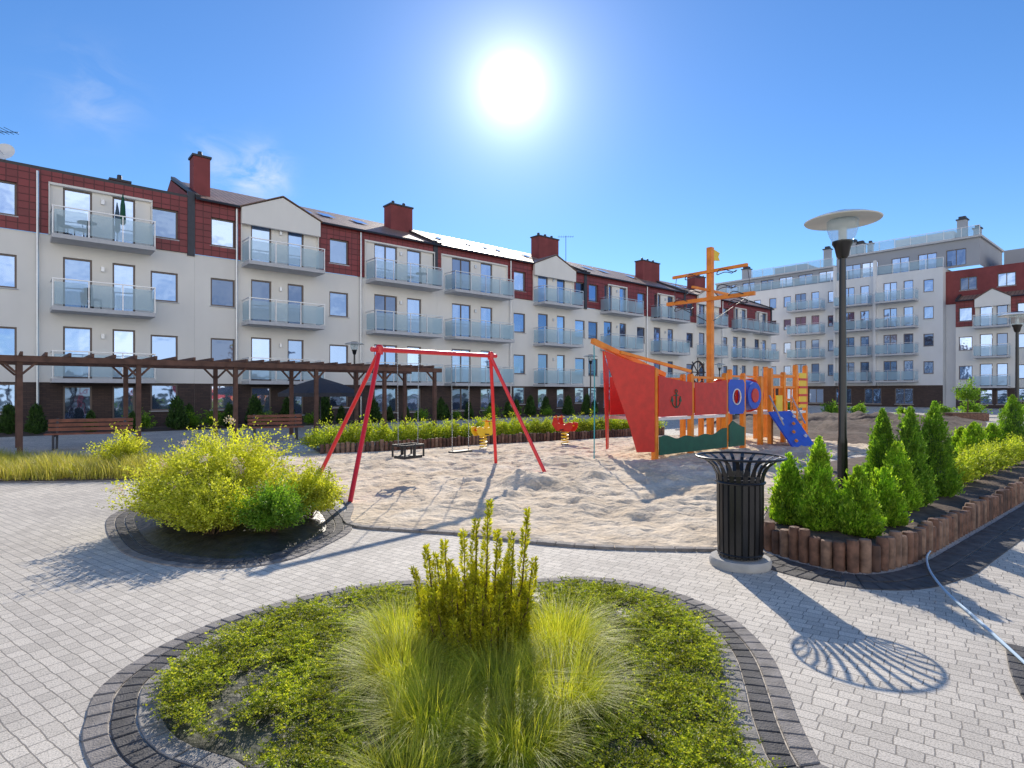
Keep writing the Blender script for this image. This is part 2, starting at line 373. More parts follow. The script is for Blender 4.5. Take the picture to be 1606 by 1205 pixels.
def conifer(label, loc, h, r, n, ls, mat, cat='conifer', group=None, name='thuja_shrub'):
    t = thing(name, label, cat, loc, rng.uniform(0, 6), group)
    s = 1-rng.uniform(0, 1, n)**.62; ph = rng.uniform(0, 2*PI, n)
    R = r*(1-s)**.78*np.minimum(1, (s+.07)*7)
    R = R*(1+.14*np.sin(ph*3+s*14+h*9)+.10*np.sin(ph*7-s*31)+.06*np.sin(s*60+ph*2))
    k = rng.uniform(.6, 1.0, n)
    P = np.stack([np.cos(ph)*R*k, np.sin(ph)*R*k, s*h*.96+.02], 1)
    D = np.stack([np.cos(ph)*.55, np.sin(ph)*.55, np.full(n, 1.)], 1)+rng.normal(size=(n, 3))*.3
    m = int(90+60*h); q = max(8, n//(3*m)); ss = 1-rng.uniform(.02, 1, m)**.62; pp = rng.uniform(0, 2*PI, m); RR = r*(1-ss)**.78*np.minimum(1, (ss+.07)*7)*.9
    b = np.stack([np.cos(pp)*RR, np.sin(pp)*RR, ss*h*.9], 1); dd = unit(np.stack([np.cos(pp)*.36, np.sin(pp)*.36, np.full(m, 1.)], 1)+rng.normal(size=(m, 3))*.12)
    ln = rng.uniform(.07, .16, m)*(.6+.5*h); u = rng.uniform(0, 1, (m, q)); P2 = (b[:, None]+dd[:, None]*(u*ln[:, None])[:, :, None]+rng.normal(size=(m, q, 3))*.009).reshape(-1, 3)
    D2 = np.repeat(dd, q, 0)+rng.normal(size=(m*q, 3))*.35
    P = np.concatenate([P, P2]); D = np.concatenate([D, D2]); P[:, 2] = np.maximum(P[:, 2], .01)
    V, Fa = leafquads(P, D, ls*rng.uniform(.6, 1.3, len(P)), .22)
    npobj('foliage', V, Fa, mat, t)
    MB().lathe([(r*.22, 0), (r*.45, h*.10), (r*.38, h*.4), (r*.16, h*.72), (0, h*.88)], 7).build('trunk', mt['lf_dark'], t)  # wide dark core added inside the foliage to block see-through, not a trunk
    return t
def tuft(name, n, L, spread, mat, parent=None, loc=(0, 0, 0), wid=.004, base=.07):
    ph = rng.uniform(0, 2*PI, n); b = np.sqrt(rng.uniform(0, 1, n))*base; ln = L*rng.uniform(.45, 1.2, n); le = rng.uniform(.1, 1, n)*spread
    o = np.stack([np.cos(ph), np.sin(ph), np.zeros(n)], 1); side = np.stack([-np.sin(ph), np.cos(ph), np.zeros(n)], 1)
    wob = rng.normal(size=(n, 3))*.06*L; wob[:, 2] = 0
    tw = rng.normal(size=n)*.5; side = side*np.cos(tw)[:, None]+o*np.sin(tw)[:, None]
    V = []; K = 6
    for i in range(K):
        s = i/(K-1); p = o*(b+ln*le*s**1.8)[:, None]+wob*s*s*2; p[:, 2] = ln*(s*.98-le*.55*s**2.4); w = wid*(1-s*.9)
        V += [p-side*w, p+side*w]
    V = np.stack(V, 1)
    base_i = np.arange(n)[:, None]*2*K; Fa = []
    for i in range(K-1): Fa.append(base_i+np.array([[2*i, 2*i+1, 2*i+3, 2*i+2]]))
    return npobj(name, V.reshape(-1, 3), np.concatenate(Fa, 0), mat, parent, loc)
# ============================================================ SETTING
struct(MB().quad((-600, -100, -.03), (600, -100, -.03), (600, 900, -.03), (-600, 900, -.03)).build('ground', mt['soilg']))
sheet('paving', [(-45, -8), (75, -8), (75, 95), (-45, 95)], 0, mt['pave'])
sand = [(-1.95, 7.15), (-1.2, 6.83), (-.6, 6.67), (.12, 6.33), (.96, 6.07), (2.04, 5.98), (2.56, 6.1), (2.85, 6.9), (4.1, 9.2), (5.6, 12), (8, 14.5), (11, 17.0), (11.5, 20.0), (8, 22.0), (4.57, 21.4), (2.07, 19.7), (-.84, 18.0), (-3.2, 16.1), (-4.9, 15.2), (-5.1, 13.8), (-4.4, 11.7), (-3.2, 9.9), (-2.3, 8.4)]
sandP = resample(ccw(smooth(sand)), .10)
mounds = [(.29, 9.9, .17, .5), (.72, 9.6, .11, .35), (.0, 10.15, .08, .4), (-1.6, 8.9, .09, .25), (1.5, 10.8, .13, .35), (-.7, 10.3, .08, .35), (3.2, 9.0, .1, .5), (2.2, 8.2, .06, .35), (-.3, 8.0, .05, .4), (1.2, 13, .12, .8), (-2.8, 13.5, .12, .8), (.0, 8.9, .06, .18), (.9, 8.3, .06, .2), (1.6, 7.6, .05, .2), (-.9, 7.9, .05, .2)]
for i in range(20): mounds.append((random.uniform(-1.5, 3.5), random.uniform(7.3, 13), random.uniform(.02, .05), random.uniform(.12, .25)))
def zs(x, y, r):
    e = 1-r**10
    v = .05+.05*noise.noise((x*.9, y*.9, 0))+.045*noise.noise((x*2.6, y*2.6, 3))+.026*noise.noise((x*6.5, y*6.5, 7))
    f = noise.noise((x*4.2, y*4.2, 12)); v -= .045*max(0, f-.2)/.3
    for mx, my, h, s in mounds:
        d = ((x-mx)**2+(y-my)**2)/s/s
        if d < 9: v += h*math.exp(-d*1.4)*(1+.3*noise.noise((x*5, y*5, 1)))
    return .008+max(0, v)*e
struct(radial('sand', sandP, (2.5, 12.3), 140, zs, mt['sand']))
near = [(-4.4, 11.7), (-3.2, 9.9), (-2.3, 8.4), (-1.95, 7.15), (-1.2, 6.83), (-.6, 6.67), (.12, 6.33), (.96, 6.07), (2.04, 5.98), (2.45, 5.98)]
nearS = smooth(near, False); ring('sand_kerb', nearS, -.04, .06, mt['pav_mid'], .2, .05, False)
G = [g(255, 1100), g(262, 1068), g(330, 1018), g(430, 975), g(560, 942), g(650, 932), g(760, 934), g(850, 930), g(930, 926), g(1010, 942), g(1080, 975), g(1120, 1020), g(1135, 1070), g(1146, 1130), g(1180, 1215), (1.15, 2.2), (1.0, 1.85), (.4, 1.65), (-.3, 1.75), (-.9, 2.1), g(390, 1208), g(290, 1168), g(256, 1130)]
bed = resample(ccw(smooth(G)), .05)
def zb(x, y, r): return .008+(1-r**3)*(.05+.02*noise.noise((x*5, y*5, 0)))
struct(radial('planting_soil', bed, (-.1, 3.1), 40, zb, mt['mulch']))
ring('paver_border', bed, .0, .105, mt['pav_light'], .115, .022)
ring('paver_border', bed, .107, .215, mt['pav_dark'], .09, .018)
ring('paver_border', bed, .217, .325, mt['pav_mid'], .115, .02)
LBo = [g(165, 822), g(182, 860), g(240, 884), g(350, 893), g(450, 880), g(530, 847), g(553, 825), (-2.45, 8.3), (-3.3, 9.3), (-4.6, 9.6), (-5.3, 8.9), (-5.25, 7.9)]
LB = offs(resample(ccw(smooth(LBo)), .06), -.3)
struct(radial('planting_soil', LB, (-3.4, 7.3), 34, lambda x, y, r: .008+(1-r**3)*(.09+.03*noise.noise((x*4, y*4, 0))), mt['film']))
ring('paver_border', LB, 0, .1, mt['pav_dark'], .1, .02); ring('paver_border', LB, .102, .2, mt['pav_dark'], .1, .018); ring('paver_border', LB, .202, .3, mt['pav_mid'], .115, .02)
RBo = [(2.62, 5.95), (2.86, 5.47), (3.12, 5.32), (3.6, 5.55), (4.25, 6.05), (8.1, 9.3), (12.6, 13.2), (12.4, 15.2), (9.5, 14.2), (6.2, 11.9), (4.3, 9.2), (3.0, 7.0)]
RB = resample(ccw(smooth(RBo, n=6)), .1)
struct(radial('planting_soil', RB, (4.2, 7.6), 30, lambda x, y, r: .17+(1-r**4)*(.05+.05*noise.noise((x*3, y*3, 0))), mt['soil']))
ro = resample(smooth([(2.56, 6.4), (2.62, 5.9), (2.86, 5.42), (3.12, 5.27), (3.6, 5.5), (4.25, 6.0), (8.1, 9.25), (12.6, 13.15)], False), .06, False)
ring('paver_border', ro, .10, .30, mt['pav_dark'], .115, .02, False); ring('paver_border', ro, .302, .5, mt['pav_dark'], .115, .016, False)
ed = thing('log_edging', 'low palisade of brown logs around the thuja bed beside the black bin', 'edging', (2.6, 5.9, 0))
lg = MB().lathe([(.05, -.01), (.052, .25), (.045, .275), (0, .28)], 9).mesh('log', mt['log'], True)
lg2 = MB().lathe([(.05, -.01), (.050, .24), (.044, .262), (0, .266)], 9).mesh('log', M('dark_brown_log', (.11, .058, .04), .75, var=.5, scale=9), True)
lg3 = MB().lathe([(.052, -.01), (.053, .26), (.046, .285), (0, .29)], 9).mesh('log', M('pale_brown_log', (.25, .15, .10), .7, var=.5, scale=12), True)
for i, p in enumerate(resample(smooth([(2.75, 6.7), (2.6, 6.3), (2.62, 5.9), (2.86, 5.42), (3.12, 5.27), (3.6, 5.5), (4.25, 6.0), (8.1, 9.25), (11.2, 11.9)], False), .107, False)[:99]):
    link('log', random.choice((lg, lg2, lg, lg3)), ed, (p[0]-2.6, p[1]-5.9, 0), random.random()*6, (1, 1, random.uniform(.86, 1.14)))
cb = resample(smooth([g(1575, 1010), g(1585, 1060), g(1620, 1120), g(1700, 1190)], False), .06, False)
ring('paver_border', cb, -.1, 0, mt['pav_dark'], .11, .02, False)
hb = [(-4.9, 15.3), (-3.2, 16.25), (-.84, 18.1), (2.07, 19.85), (4.57, 21.6), (5.6, 22.0)]
hbS = smooth(hb, False); hbk = offs(hbS, -1.5, False)
sheet('planting_soil', list(map(tuple, hbS))+list(map(tuple, hbk[::-1])), .03, mt['soil'])
he = thing('log_edging', 'low log palisade in front of the yellow-green hedge behind the swing', 'edging', (-4.9, 15.3, 0))
for p in resample(hbS, .13, False)[:98]:
    link('log', random.choice((lg, lg2, lg3)), he, (p[0]+4.9, p[1]-15.3, 0), random.random()*6, (1.1, 1.1, random.uniform(.9, 1.1)))
struct(radial('soil_bank', resample(ccw(smooth([(9.5, 20), (11.5, 16.8), (14.5, 18), (20, 25), (27, 36), (14, 38), (9.5, 29)])), .4), (14, 26), 24, lambda x, y, r: .01+(1-r**3)*(.4+.3*noise.noise((x*.8, y*.8, 0))+.14*noise.noise((x*3, y*3, 0))), mt['soil']))
DX, DY = .757, .653; A0 = (-17.8, 25.6)
def bt(t, n=0): return (A0[0]+DX*t-DY*n, A0[1]+DY*t+DX*n)
sheet('planting_soil', [bt(-12, -.2), bt(60, -.2), bt(60, -3.4), bt(-12, -3.4)], .006, mt['soil'])
GB = resample(ccw(smooth([(-12.5, 10.6), (-9, 10.5), (-6.8, 10.8), (-5.7, 11.6), (-6.3, 12.6), (-9, 13.0), (-12.5, 13.2)])), .1)
struct(radial('planting_soil', GB, (-9, 11.8), 12, lambda x, y, r: .008+.05*(1-r*r), mt['soil']))
ring('paver_border', GB, 0, .12, mt['pav_mid'], .15, .025)
# ============================================================ PLANTS
n = 17500
P = rng.uniform([-2, 1.6], [1.6, 5], (n*2, 2)); P = P[inpoly(P, offs(bed, -.02))]
msk = np.array([noise.noise((x*3.2, y*3.2, 5)) + .6*noise.noise((x*9, y*9, 2)) for x, y in P])
lim = np.where((P[:, 0] < -.8) & (P[:, 1] < 3.4), -.12, -.36)
P = P[msk > lim]; hh = np.array([.035+.035*noise.noise((x*5, y*5, 9)) for x, y in P])
K = 18; nn = len(P); ph = rng.uniform(0, 2*PI, nn); tilt = rng.uniform(.0, .7, nn)
D = np.stack([np.cos(ph), np.sin(ph), tilt], 1); D = unit(D); sl = rng.uniform(.06, .15, nn)
base = np.stack([P[:, 0], P[:, 1], hh*rng.uniform(.4, 1.2, nn)+.03], 1)
s = np.linspace(.1, 1, K)[None, :, None]; Q = base[:, None]+D[:, None]*s*sl[:, None, None]; Q[:, :, 2] -= (s[:, :, 0]**2)*.02
sd = np.stack([-np.sin(ph), np.cos(ph), np.zeros(nn)], 1)[:, None]*np.where(np.arange(K) % 2, 1, -1)[None, :, None]
LD = D[:, None]*.5+sd+rng.normal(size=(nn, K, 3))*.35; LD[:, :, 2] += .25
V, Fa = leafquads(Q.reshape(-1, 3), LD.reshape(-1, 3), .0135*rng.uniform(.6, 1.3, nn*K), .33)
o = npobj('ground_cover', V, Fa, mt['lf_cover']); o['kind'] = 'stuff'; tag(o, 'low green creeping ground cover filling the front bed', 'ground cover')
yx, yy = -.2, 3.45
yw = thing('golden_yew', 'upright golden yew with many column shoots in the middle of the front bed', 'shrub', (yx, yy, .04))
st = []
for k in range(64):
    a = random.uniform(0, 2*PI); r = math.sqrt(random.random())*.27; x = r*math.cos(a)*1.15; y = r*math.sin(a)*.8
    hgt = random.uniform(.34, .70)*(1-.35*r/.27)
    st.append((x, y, hgt))
st += [(-.29, 0, .66), (.28, -.02, .88), (.05, 0, .92), (-.02, .05, .80), (.10, .03, .74), (-.17, -.05, .70), (.22, .05, .72), (-.09, -.05, .76), (-.34, .02, .52), (.31, -.05, .60), (.15, -.06, .63), (-.22, .04, .6)]
Ps = []; Ds = []; mb = MB()
for x, y, hg in st:
    tx = x*1.06+random.uniform(-.03, .03); ty = y*1.15
    m = int(900*hg/.6); s = rng.uniform(.04, 1, m); a = rng.uniform(0, 2*PI, m); wz = random.uniform(0, 6); wa = random.uniform(.006, .018)
    cx = x*.75+(tx-x*.75)*s**.6+wa*np.sin(s*7+wz); cy = y*.75+(ty-y*.75)*s**.6; rr = (.012+.022*np.sin(s*15+x*40)**2)*(1.15-s)
    Ps.append(np.stack([cx+np.cos(a)*rr, cy+np.sin(a)*rr, s*hg], 1)); Ds.append(np.stack([np.cos(a)*.8, np.sin(a)*.8, np.full(m, .75)], 1)+rng.normal(size=(m, 3))*.25)
    mb.tube([(x*.4, y*.4, -.03), (x*.75+(tx-x*.75)*.6, y*.75+(ty-y*.75)*.6, hg*.5), (tx, ty, hg*.97)], [.008, .006, .002], 4)
P = np.concatenate(Ps); D = np.concatenate(Ds); V, Fa = leafquads(P, D, .031*rng.uniform(.5, 1.2, len(P)), .13)
npobj('foliage', V, Fa, mt['lf_yew'], yw); mb.build('stems', mt['bark'], yw)
tf = [(-.58, 3.15, .35, 1300, 'left of the yew'), (-.38, 2.75, .31, 1300, 'in front of the yew at the left'), (.02, 2.6, .27, 1100, 'directly in front of the yew'), (.25, 2.95, .35, 1300, 'in front of the yew at the right'), (.28, 3.5, .41, 1300, 'right of the yew'), (-.68, 3.65, .33, 1100, 'behind the yew at the left'), (-.06, 3.0, .33, 1200, 'at the foot of the yew'), (-.42, 2.32, .21, 800, 'nearest to the viewer in the front bed')]
for x, y, L, n, w in tf:
    tag(tuft('grass_tuft', int(n*1.6), L, 1.2, mt['lf_grass'], None, (x, y, .03), .0018, .17), 'arching tuft of fine bright grass '+w, 'ornamental grass', 'grass tufts around the yew')
def shrub(name, label, loc, r, h, ntw, lpt, ls, mat, group=None, cat='shrub', **k):
    t = thing(name, label, cat, loc, 0, group); f, E = twigshrub('foliage', r, h, ntw, lpt, ls, mat, t, **k); stems(t, E, min(40, ntw)); return t, E
t, E = shrub('spirea_shrub', 'large golden shrub with cream and pink flower heads in the round bed', (-3.55, 7.3, .05), 1.0, .88, 1150, 36, .036, mt['lf_gold'], loose=.6)
Ps = []
for i in range(48):
    e = E[i]
    if e[2] > .35: Ps.append(e+rng.normal(size=(60, 3))*np.array([.032, .032, .024])+np.array([0, -.02, .03]))
P = np.concatenate(Ps); V, Fa = leafquads(P, rng.normal(size=P.shape)+np.array([0, 0, .6]), .02, .4); npobj('flower_head', V, Fa, mt['flower'], t)
shrub('spirea_shrub', 'golden shrub at the left rim of the round bed', (-3.98, 6.95, .05), .58, .64, 520, 34, .033, mt['lf_gold'], loose=.6)
shrub('spirea_shrub', 'golden shrub nearest the paving at the front of the round bed', (-3.25, 6.45, .05), .6, .54, 560, 34, .033, mt['lf_gold'], loose=.6)
shrub('spirea_shrub', 'greener low shrub in the right front of the round bed', (-2.62, 6.5, .05), .42, .46, 330, 30, .034, mt['lf_green'], loose=.8)
shrub('spirea_shrub', 'small golden shrub at the right end of the round bed', (-2.5, 7.3, .05), .5, .54, 440, 32, .035, mt['lf_gold'], loose=.6)
shrub('spirea_shrub', 'golden shrub behind the others at the back of the round bed', (-3.9, 8.3, .05), .75, .82, 440, 32, .04, mt['lf_gold'], loose=.6)
shrub('spirea_shrub', 'lone yellow-green shrub behind the grass bed at the left', (-7.9, 12.0, .05), .62, .66, 170, 24, .05, mt['lf_gold'], sq=.6)
n = 2600; P = rng.uniform([-12.5, 10.5], [-5.6, 13.2], (n, 2)); P = P[inpoly(P, offs(GB, -.1))]
n = len(P)*8; PB = np.repeat(P, 8, 0)+rng.normal(size=(n, 2))*.05
hm = np.array([1+.5*noise.noise((x*1.3, y*1.3, 4)) for x, y in P]).repeat(8)
ph = rng.uniform(0, 2*PI, n); L = rng.uniform(.16, .40, n)*hm; le = rng.uniform(.2, .7, n); o_ = np.stack([np.cos(ph), np.sin(ph)], 1); sdv = np.stack([-np.sin(ph), np.cos(ph)], 1)
V = []
for i, (a, b) in enumerate(((0, 0), (.3, .5), (1, .92))):
    c = PB+o_*(L*le*a)[:, None]; z = L*b+.02; w = .006*(1-i*.45)
    V += [np.column_stack([c-sdv*w, z]), np.column_stack([c+sdv*w, z])]
V = np.stack(V, 1).reshape(-1, 3); bi = np.arange(n)[:, None]*6
o = npobj('meadow_grass', V, np.concatenate([bi+np.array([[0, 1, 3, 2]]), bi+np.array([[2, 3, 5, 4]])]), mt['lf_dry']); o['kind'] = 'stuff'; tag(o, 'strip of tall pale grass in the bed at the left edge', 'grass')
TH = [(1237, 822, 708, 29, 'small bright thuja nearest the bin in the right bed', 0), (1284, 832, 680, 32, 'bright thuja second from the bin at the front of the right bed', 0), (1346, 840, 728, 35, 'short bright thuja at the front corner of the right bed', 0), (1386, 824, 732, 32, 'short thuja right of the front corner one in the right bed', 0),
      (1312, 812, 770, 22, 'tiny yellow thuja between two bright ones at the bed front', 0), (1384, 785, 636, 32, 'tall narrow thuja just right of the lamp post', 1), (1406, 802, 690, 34, 'middle sized thuja in front of the tall ones', 0), (1428, 795, 632, 32, 'tall dark thuja in the middle of the tall row', 1), (1466, 780, 624, 35, 'tall dark thuja at the right end of the tall row', 1),
      (1528, 722, 660, 27, 'bright thuja behind the low hedge of the right bed', 0), (1588, 712, 616, 32, 'tall thuja at the right edge of the picture', 1), (1555, 712, 662, 22, 'small thuja left of the tall one at the picture edge', 0), (1508, 716, 668, 22, 'small thuja behind the right end of the tall row', 0)]
for px, py, ty, w, lb, dk in TH:
    x, y = g(px, py, .19); h = (py-ty)/F*y; r = w/F*y
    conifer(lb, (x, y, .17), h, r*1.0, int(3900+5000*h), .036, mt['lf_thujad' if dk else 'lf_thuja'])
for i, (px, py) in enumerate([(1492, 764), (1510, 757), (1530, 749), (1549, 741), (1566, 735), (1583, 729), (1600, 722), (1618, 716)]):
    x, y = g(px, py, .19)
    shrub('low_shrub', 'low yellow-green shrub in the row along the right bed logs', (x, y, .17), .36, .42, 170, 22, .042, mt['lf_hedge'], 'low shrubs along the right bed')
hp = resample(offs(hbS, -.6, False), .42, False)
for p in hp:
    t = thing('hedge_shrub', 'yellow-green shrub in the hedge row behind the swing', 'shrub', (p[0], p[1], .02), random.random()*6, 'hedge shrubs behind the swing')
    twigshrub('foliage', .46, random.uniform(.52, .72), 100, 18, .065, mt['lf_hedge'], t)
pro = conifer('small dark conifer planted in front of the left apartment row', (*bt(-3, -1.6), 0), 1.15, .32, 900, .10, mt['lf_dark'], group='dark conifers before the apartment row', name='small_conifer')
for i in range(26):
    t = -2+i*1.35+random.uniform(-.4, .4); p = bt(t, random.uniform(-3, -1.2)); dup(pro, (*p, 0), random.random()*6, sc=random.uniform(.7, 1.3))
pr2 = thing('leafy_shrub', 'rounded dark green shrub in front of the apartment row', 'shrub', (*bt(3, -2.2), 0), 0, 'dark shrubs before the apartment row'); twigshrub('foliage', .6, .7, 90, 20, .09, mt['lf_thujad'], pr2)
for i in range(16): dup(pr2, (*bt(1+i*2.6+random.uniform(-.6, .6), random.uniform(-3, -2)), 0), random.random()*6, sc=random.uniform(.6, 1.1))
# ============================================================ BUILDINGS
_c = {}
def winmesh(w, h, dv):
    k = (round(w, 2), round(h, 2), dv)
    if k not in _c:
        f = MB(); e = .07
        f.box(0, w, .06, .13, 0, e); f.box(0, w, .06, .13, h-e, h); f.box(0, e, .062, .128, e, h-e); f.box(w-e, w, .062, .128, e, h-e)
        for i in range(1, dv): x = w*i/dv; f.box(x-e*.5, x+e*.5, .064, .126, e, h-e)
        p = MB().quad((e*.5, .1, e*.5), (w-e*.5, .1, e*.5), (w-e*.5, .1, h-e*.5), (e*.5, .1, h-e*.5))
        s = MB().box(-.05, w+.05, -.06, .06, -.045, -.003)
        _c[k] = (f.mesh('window', mt['frame']), p.mesh('pane', mt['pane']), s.mesh('sill', mt['slab']))
    return _c[k]
def window(par, u, z, w, h, dv=1, y=0, door=False):
    a, b, c = winmesh(w, h, dv); o = link('balcony_door' if door else 'window', a, par, (u, y, z)); link('pane', b, o)
    if not door: link('sill', c, o)
def grid(mb, u0, u1, z0, z1, holes, y=0, dep=.16):
    hs = [(max(a, u0), min(b, u1), max(c, z0), min(d, z1)) for a, b, c, d in holes]; hs = [q for q in hs if q[1]-q[0] > .01 and q[3]-q[2] > .01]
    xs = sorted({round(v, 4) for q in hs for v in q[:2]} | {round(u0, 4), round(u1, 4)}); zz = sorted({round(v, 4) for q in hs for v in q[2:]} | {round(z0, 4), round(z1, 4)})
    for i in range(len(xs)-1):
        for j in range(len(zz)-1):
            cx = (xs[i]+xs[i+1])/2; cz = (zz[j]+zz[j+1])/2
            if any(a < cx < b and c < cz < d for a, b, c, d in hs): continue
            mb.quad((xs[i], y, zz[j]), (xs[i+1], y, zz[j]), (xs[i+1], y, zz[j+1]), (xs[i], y, zz[j+1]))
    for a, b, c, d in hs:
        Y = y+dep
        mb.quad((a, y, c), (a, Y, c), (a, Y, d), (a, y, d)); mb.quad((b, Y, c), (b, y, c), (b, y, d), (b, Y, d))
        mb.quad((a, y, c), (b, y, c), (b, Y, c), (a, Y, c)); mb.quad((a, Y, d), (b, Y, d), (b, y, d), (a, y, d))
def balcony(par, a, b, z, dp=1.2, y=0):
    s = MB().box(a, b, y-dp, y, z-.17, z).build('balcony', mt['slab'], par)
    r = MB(); g2 = MB(); yy = y-dp+.04; n = max(2, int(round((b-a)/1.15)))
    for i in range(n+1):
        x = a+.03+(b-a-.06)*i/n; r.box(x-.02, x+.02, yy-.02, yy+.02, z-.1, z+1.08)
    for i in range(n):
        x0 = a+.03+(b-a-.06)*i/n+.05; x1 = a+.03+(b-a-.06)*(i+1)/n-.05; g2.quad((x0, yy, z+.08), (x1, yy, z+.08), (x1, yy, z+.98), (x0, yy, z+.98))
    r.box(a, b, yy-.025, yy+.025, z+1.08, z+1.12)
    for x in (a+.03, b-.03):
        r.box(x-.02, x+.02, yy+.03, y-.01, z+1.081, z+1.119); g2.quad((x, yy+.06, z+.08), (x, y-.05, z+.08), (x, y-.05, z+.98), (x, yy+.06, z+.98))
    r.build('railing', mt['steel'], s); g2.build('glass_panel', mt['railglass'], s)
LV = [2.15, 5.05, 7.95]
def block(name, label, O, ang, L, wins, balcs, white, gables, roof, chim, skyl=(), pipes=(), EV=10.7, depth=11):
    t = thing(name, label, 'apartment building', (O[0], O[1], 0), ang)
    holes = []
    for u in wins:
        for z in LV: holes.append((u-.55, u+.55, z+.7, z+2.05)); window(t, u-.55, z+.7, 1.1, 1.35)
        holes.append((u-.55, u+.55, .75, 1.95)); window(t, u-.55, .75, 1.1, 1.2)
    for a, b in balcs:
        m = (b-a); ds = [(a+.12*m, 1.0 if m < 4.5 else 1.5, 1 if m < 4.5 else 2), (a+.6*m, .85 if m < 4.5 else 1.0, 1)]
        for z in LV:
            for u, w, dv in ds: holes.append((u, u+w, z+.02, z+2.2)); window(t, u, z+.02, w, 2.18, dv, door=True)
            balcony(t, a, b, z)
            MB().box((a+b)/2-.06, (a+b)/2+.06, -.1, -.002, z+1.75, z+1.95).build('wall_lamp', mt['steel'], t)
        for u, w, dv in ds: holes.append((u, u+w, .4, 1.85)); window(t, u, .4, w, 1.45, dv)
    e = .004
    b1 = MB(); grid(b1, e, L-e, 0, 2.0, holes, y=.02); b1.build('base_wall', mt['base'], t)
    w = MB(); grid(w, e, L-e, 2.0, 8.1, holes)
    cl = MB(); segs = sorted(white); u = e
    for a, b in segs+[(L-e, None)]:
        if a > u+.02: grid(cl, u, a, 8.1, EV, holes, y=-.06, dep=.2)
        if b is None: break
        grid(w, a, b, 8.1, EV-.45, holes, y=.0); grid(cl, a, b, EV-.45, EV, [], y=-.06)
        for x, s_ in ((a, 1), (b, -1)): w.box(x-.04*(s_ < 0), x+.04*(s_ > 0), -.14, 0, 8.1, EV-.45)
        w.box(a+.045, b-.045, -.14, -.002, EV-.54, EV-.452); u = b
    for x in (e, L-e): w.quad((x, 0, 2), (x, depth, 2), (x, depth, EV-.3), (x, 0, EV-.3))
    w.quad((L-e, depth, 0), (e, depth, 0), (e, depth, EV-.3), (L-e, depth, EV-.3))
    w.quad((e, .02, 0), (e, depth, 0), (e, depth, 2), (e, .02, 2)); w.quad((L-e, .02, 0), (L-e, depth, 0), (L-e, depth, 2), (L-e, .02, 2))
    w.build('wall', mt['wall'], t); cl.build('mansard_cladding', mt['clad'], t)
    if roof == 'flat':
        rp = MB().box(e, L-e, -.06, depth, EV+.001, EV+.12).build('roof', mt['coping'], t)
    else:
        r = MB(); rz = EV+2.35; ym = 5.2
        r.quad((e, -.25, EV), (L-e, -.25, EV), (L-e, ym, rz), (e, ym, rz)); r.quad((e, ym, rz), (L-e, ym, rz), (L-e, 10.7, EV), (e, 10.7, EV))
        rp = r.build('roof', mt['roof'], t)
        u = e
        for a, b in sorted(gables)+[(L-e, None)]:
            if a-.15 > u+.1: MB().tube([(u, -.3, EV-.02), (a-.12 if b else a, -.3, EV-.02)], .06, 6).build('gutter', mt['dark'], t)
            if b: u = b+.12
        gw = MB()
        for x in (e+.002, L-e-.002): gw.quad((x, -.1, EV-.3), (x, 10.6, EV-.3), (x, 10.6, EV-.05), (x, ym, rz-.05), (x, -.1, EV-.05))
        gw.build('gable_wall', mt['maroon'], t)
        for x in (e, L-.2): MB().bar((x+.1, -.25, EV+.1), (x+.1, ym, rz+.1), .2, .14).build('verge', mt['coping'], rp)
        for u in skyl:
            k = 2.3; sl = 2.35/5.45
            q = MB(); q.quad((u, k, EV+(k+.25)*sl+.07), (u+.8, k, EV+(k+.25)*sl+.07), (u+.8, k+1.1, EV+(k+1.35)*sl+.07), (u, k+1.1, EV+(k+1.35)*sl+.07)); q.build('skylight', mt['pane'], rp)
    for a, b in gables:
        gm = MB(); m = (a+b)/2; y = -.16
        gm.prism([(a-.02, EV-.8), (b+.02, EV-.8), (b+.02, EV-.02), (m, EV+.85), (a-.02, EV-.02)], y-.16, y+.02)
        gm.build('gable', mt['wall'], t)
        rr = MB()
        for s_, x in ((-1, a-.12), (1, b+.12)):
            rr.bar((x, 1.0, EV+.0), (m, 1.0, EV+.93), 2.75, .05)
        rr.build('gable_roof', mt['roof'], t)
    for (u, y, wd, dp, z0, z1) in chim:
        c = MB().box(u-wd/2, u+wd/2, y, y+dp, z0, z1).build('chimney', mt['maroon'], rp)
        MB().box(u-wd/2-.06, u+wd/2+.06, y-.06, y+dp+.06, z1+.002, z1+.1).build('chimney_cap', mt['coping'], rp)
        pt_ = MB(); k = max(1, int(wd/.7))
        for i in range(k): x = u-wd/2+wd*(i+.5)/k; pt_.lathe([(.12, 0), (.1, .28), (.08, .3)], 8, (x, y+dp/2, z1+.1))
        pt_.build('chimney_pot', mt['dark'], rp)
    for u in pipes:
        MB().tube([(u, -.13, .1), (u, -.13, EV-.1)], .05, 6).build('downpipe', mt['steel'], t)
    MB().box(L-.32, L-.01, -.1, -.001, 8.0, EV+.3).build('party_strip', mt['dark'], t)
    return t
AR = math.atan2(DY, DX)
def blk(label, t0, t1, wins, balcs, white, gables, roof, chim, skyl=(), pipes=()):
    sh = lambda L: [(a-t0, b-t0) for a, b in L]
    block('apartment_block', label, bt(t0), AR, t1-t0, [w-t0 for w in wins], sh(balcs), sh(white), sh(gables), roof, [(c[0]-t0,)+c[1:] for c in chim], [s-t0 for s in skyl], [p-t0 for p in pipes])
blk('flat roofed apartment block with maroon top storey at the left edge', -9.2, 3.7, [-7.6, -5.6, -3.3, 2.45], [(-1.7, 1.9)], [(-1.75, 1.95)], [], 'flat', [(1.2, 3.5, .8, .6, 10.7, 11.9)], (), [-2.1])
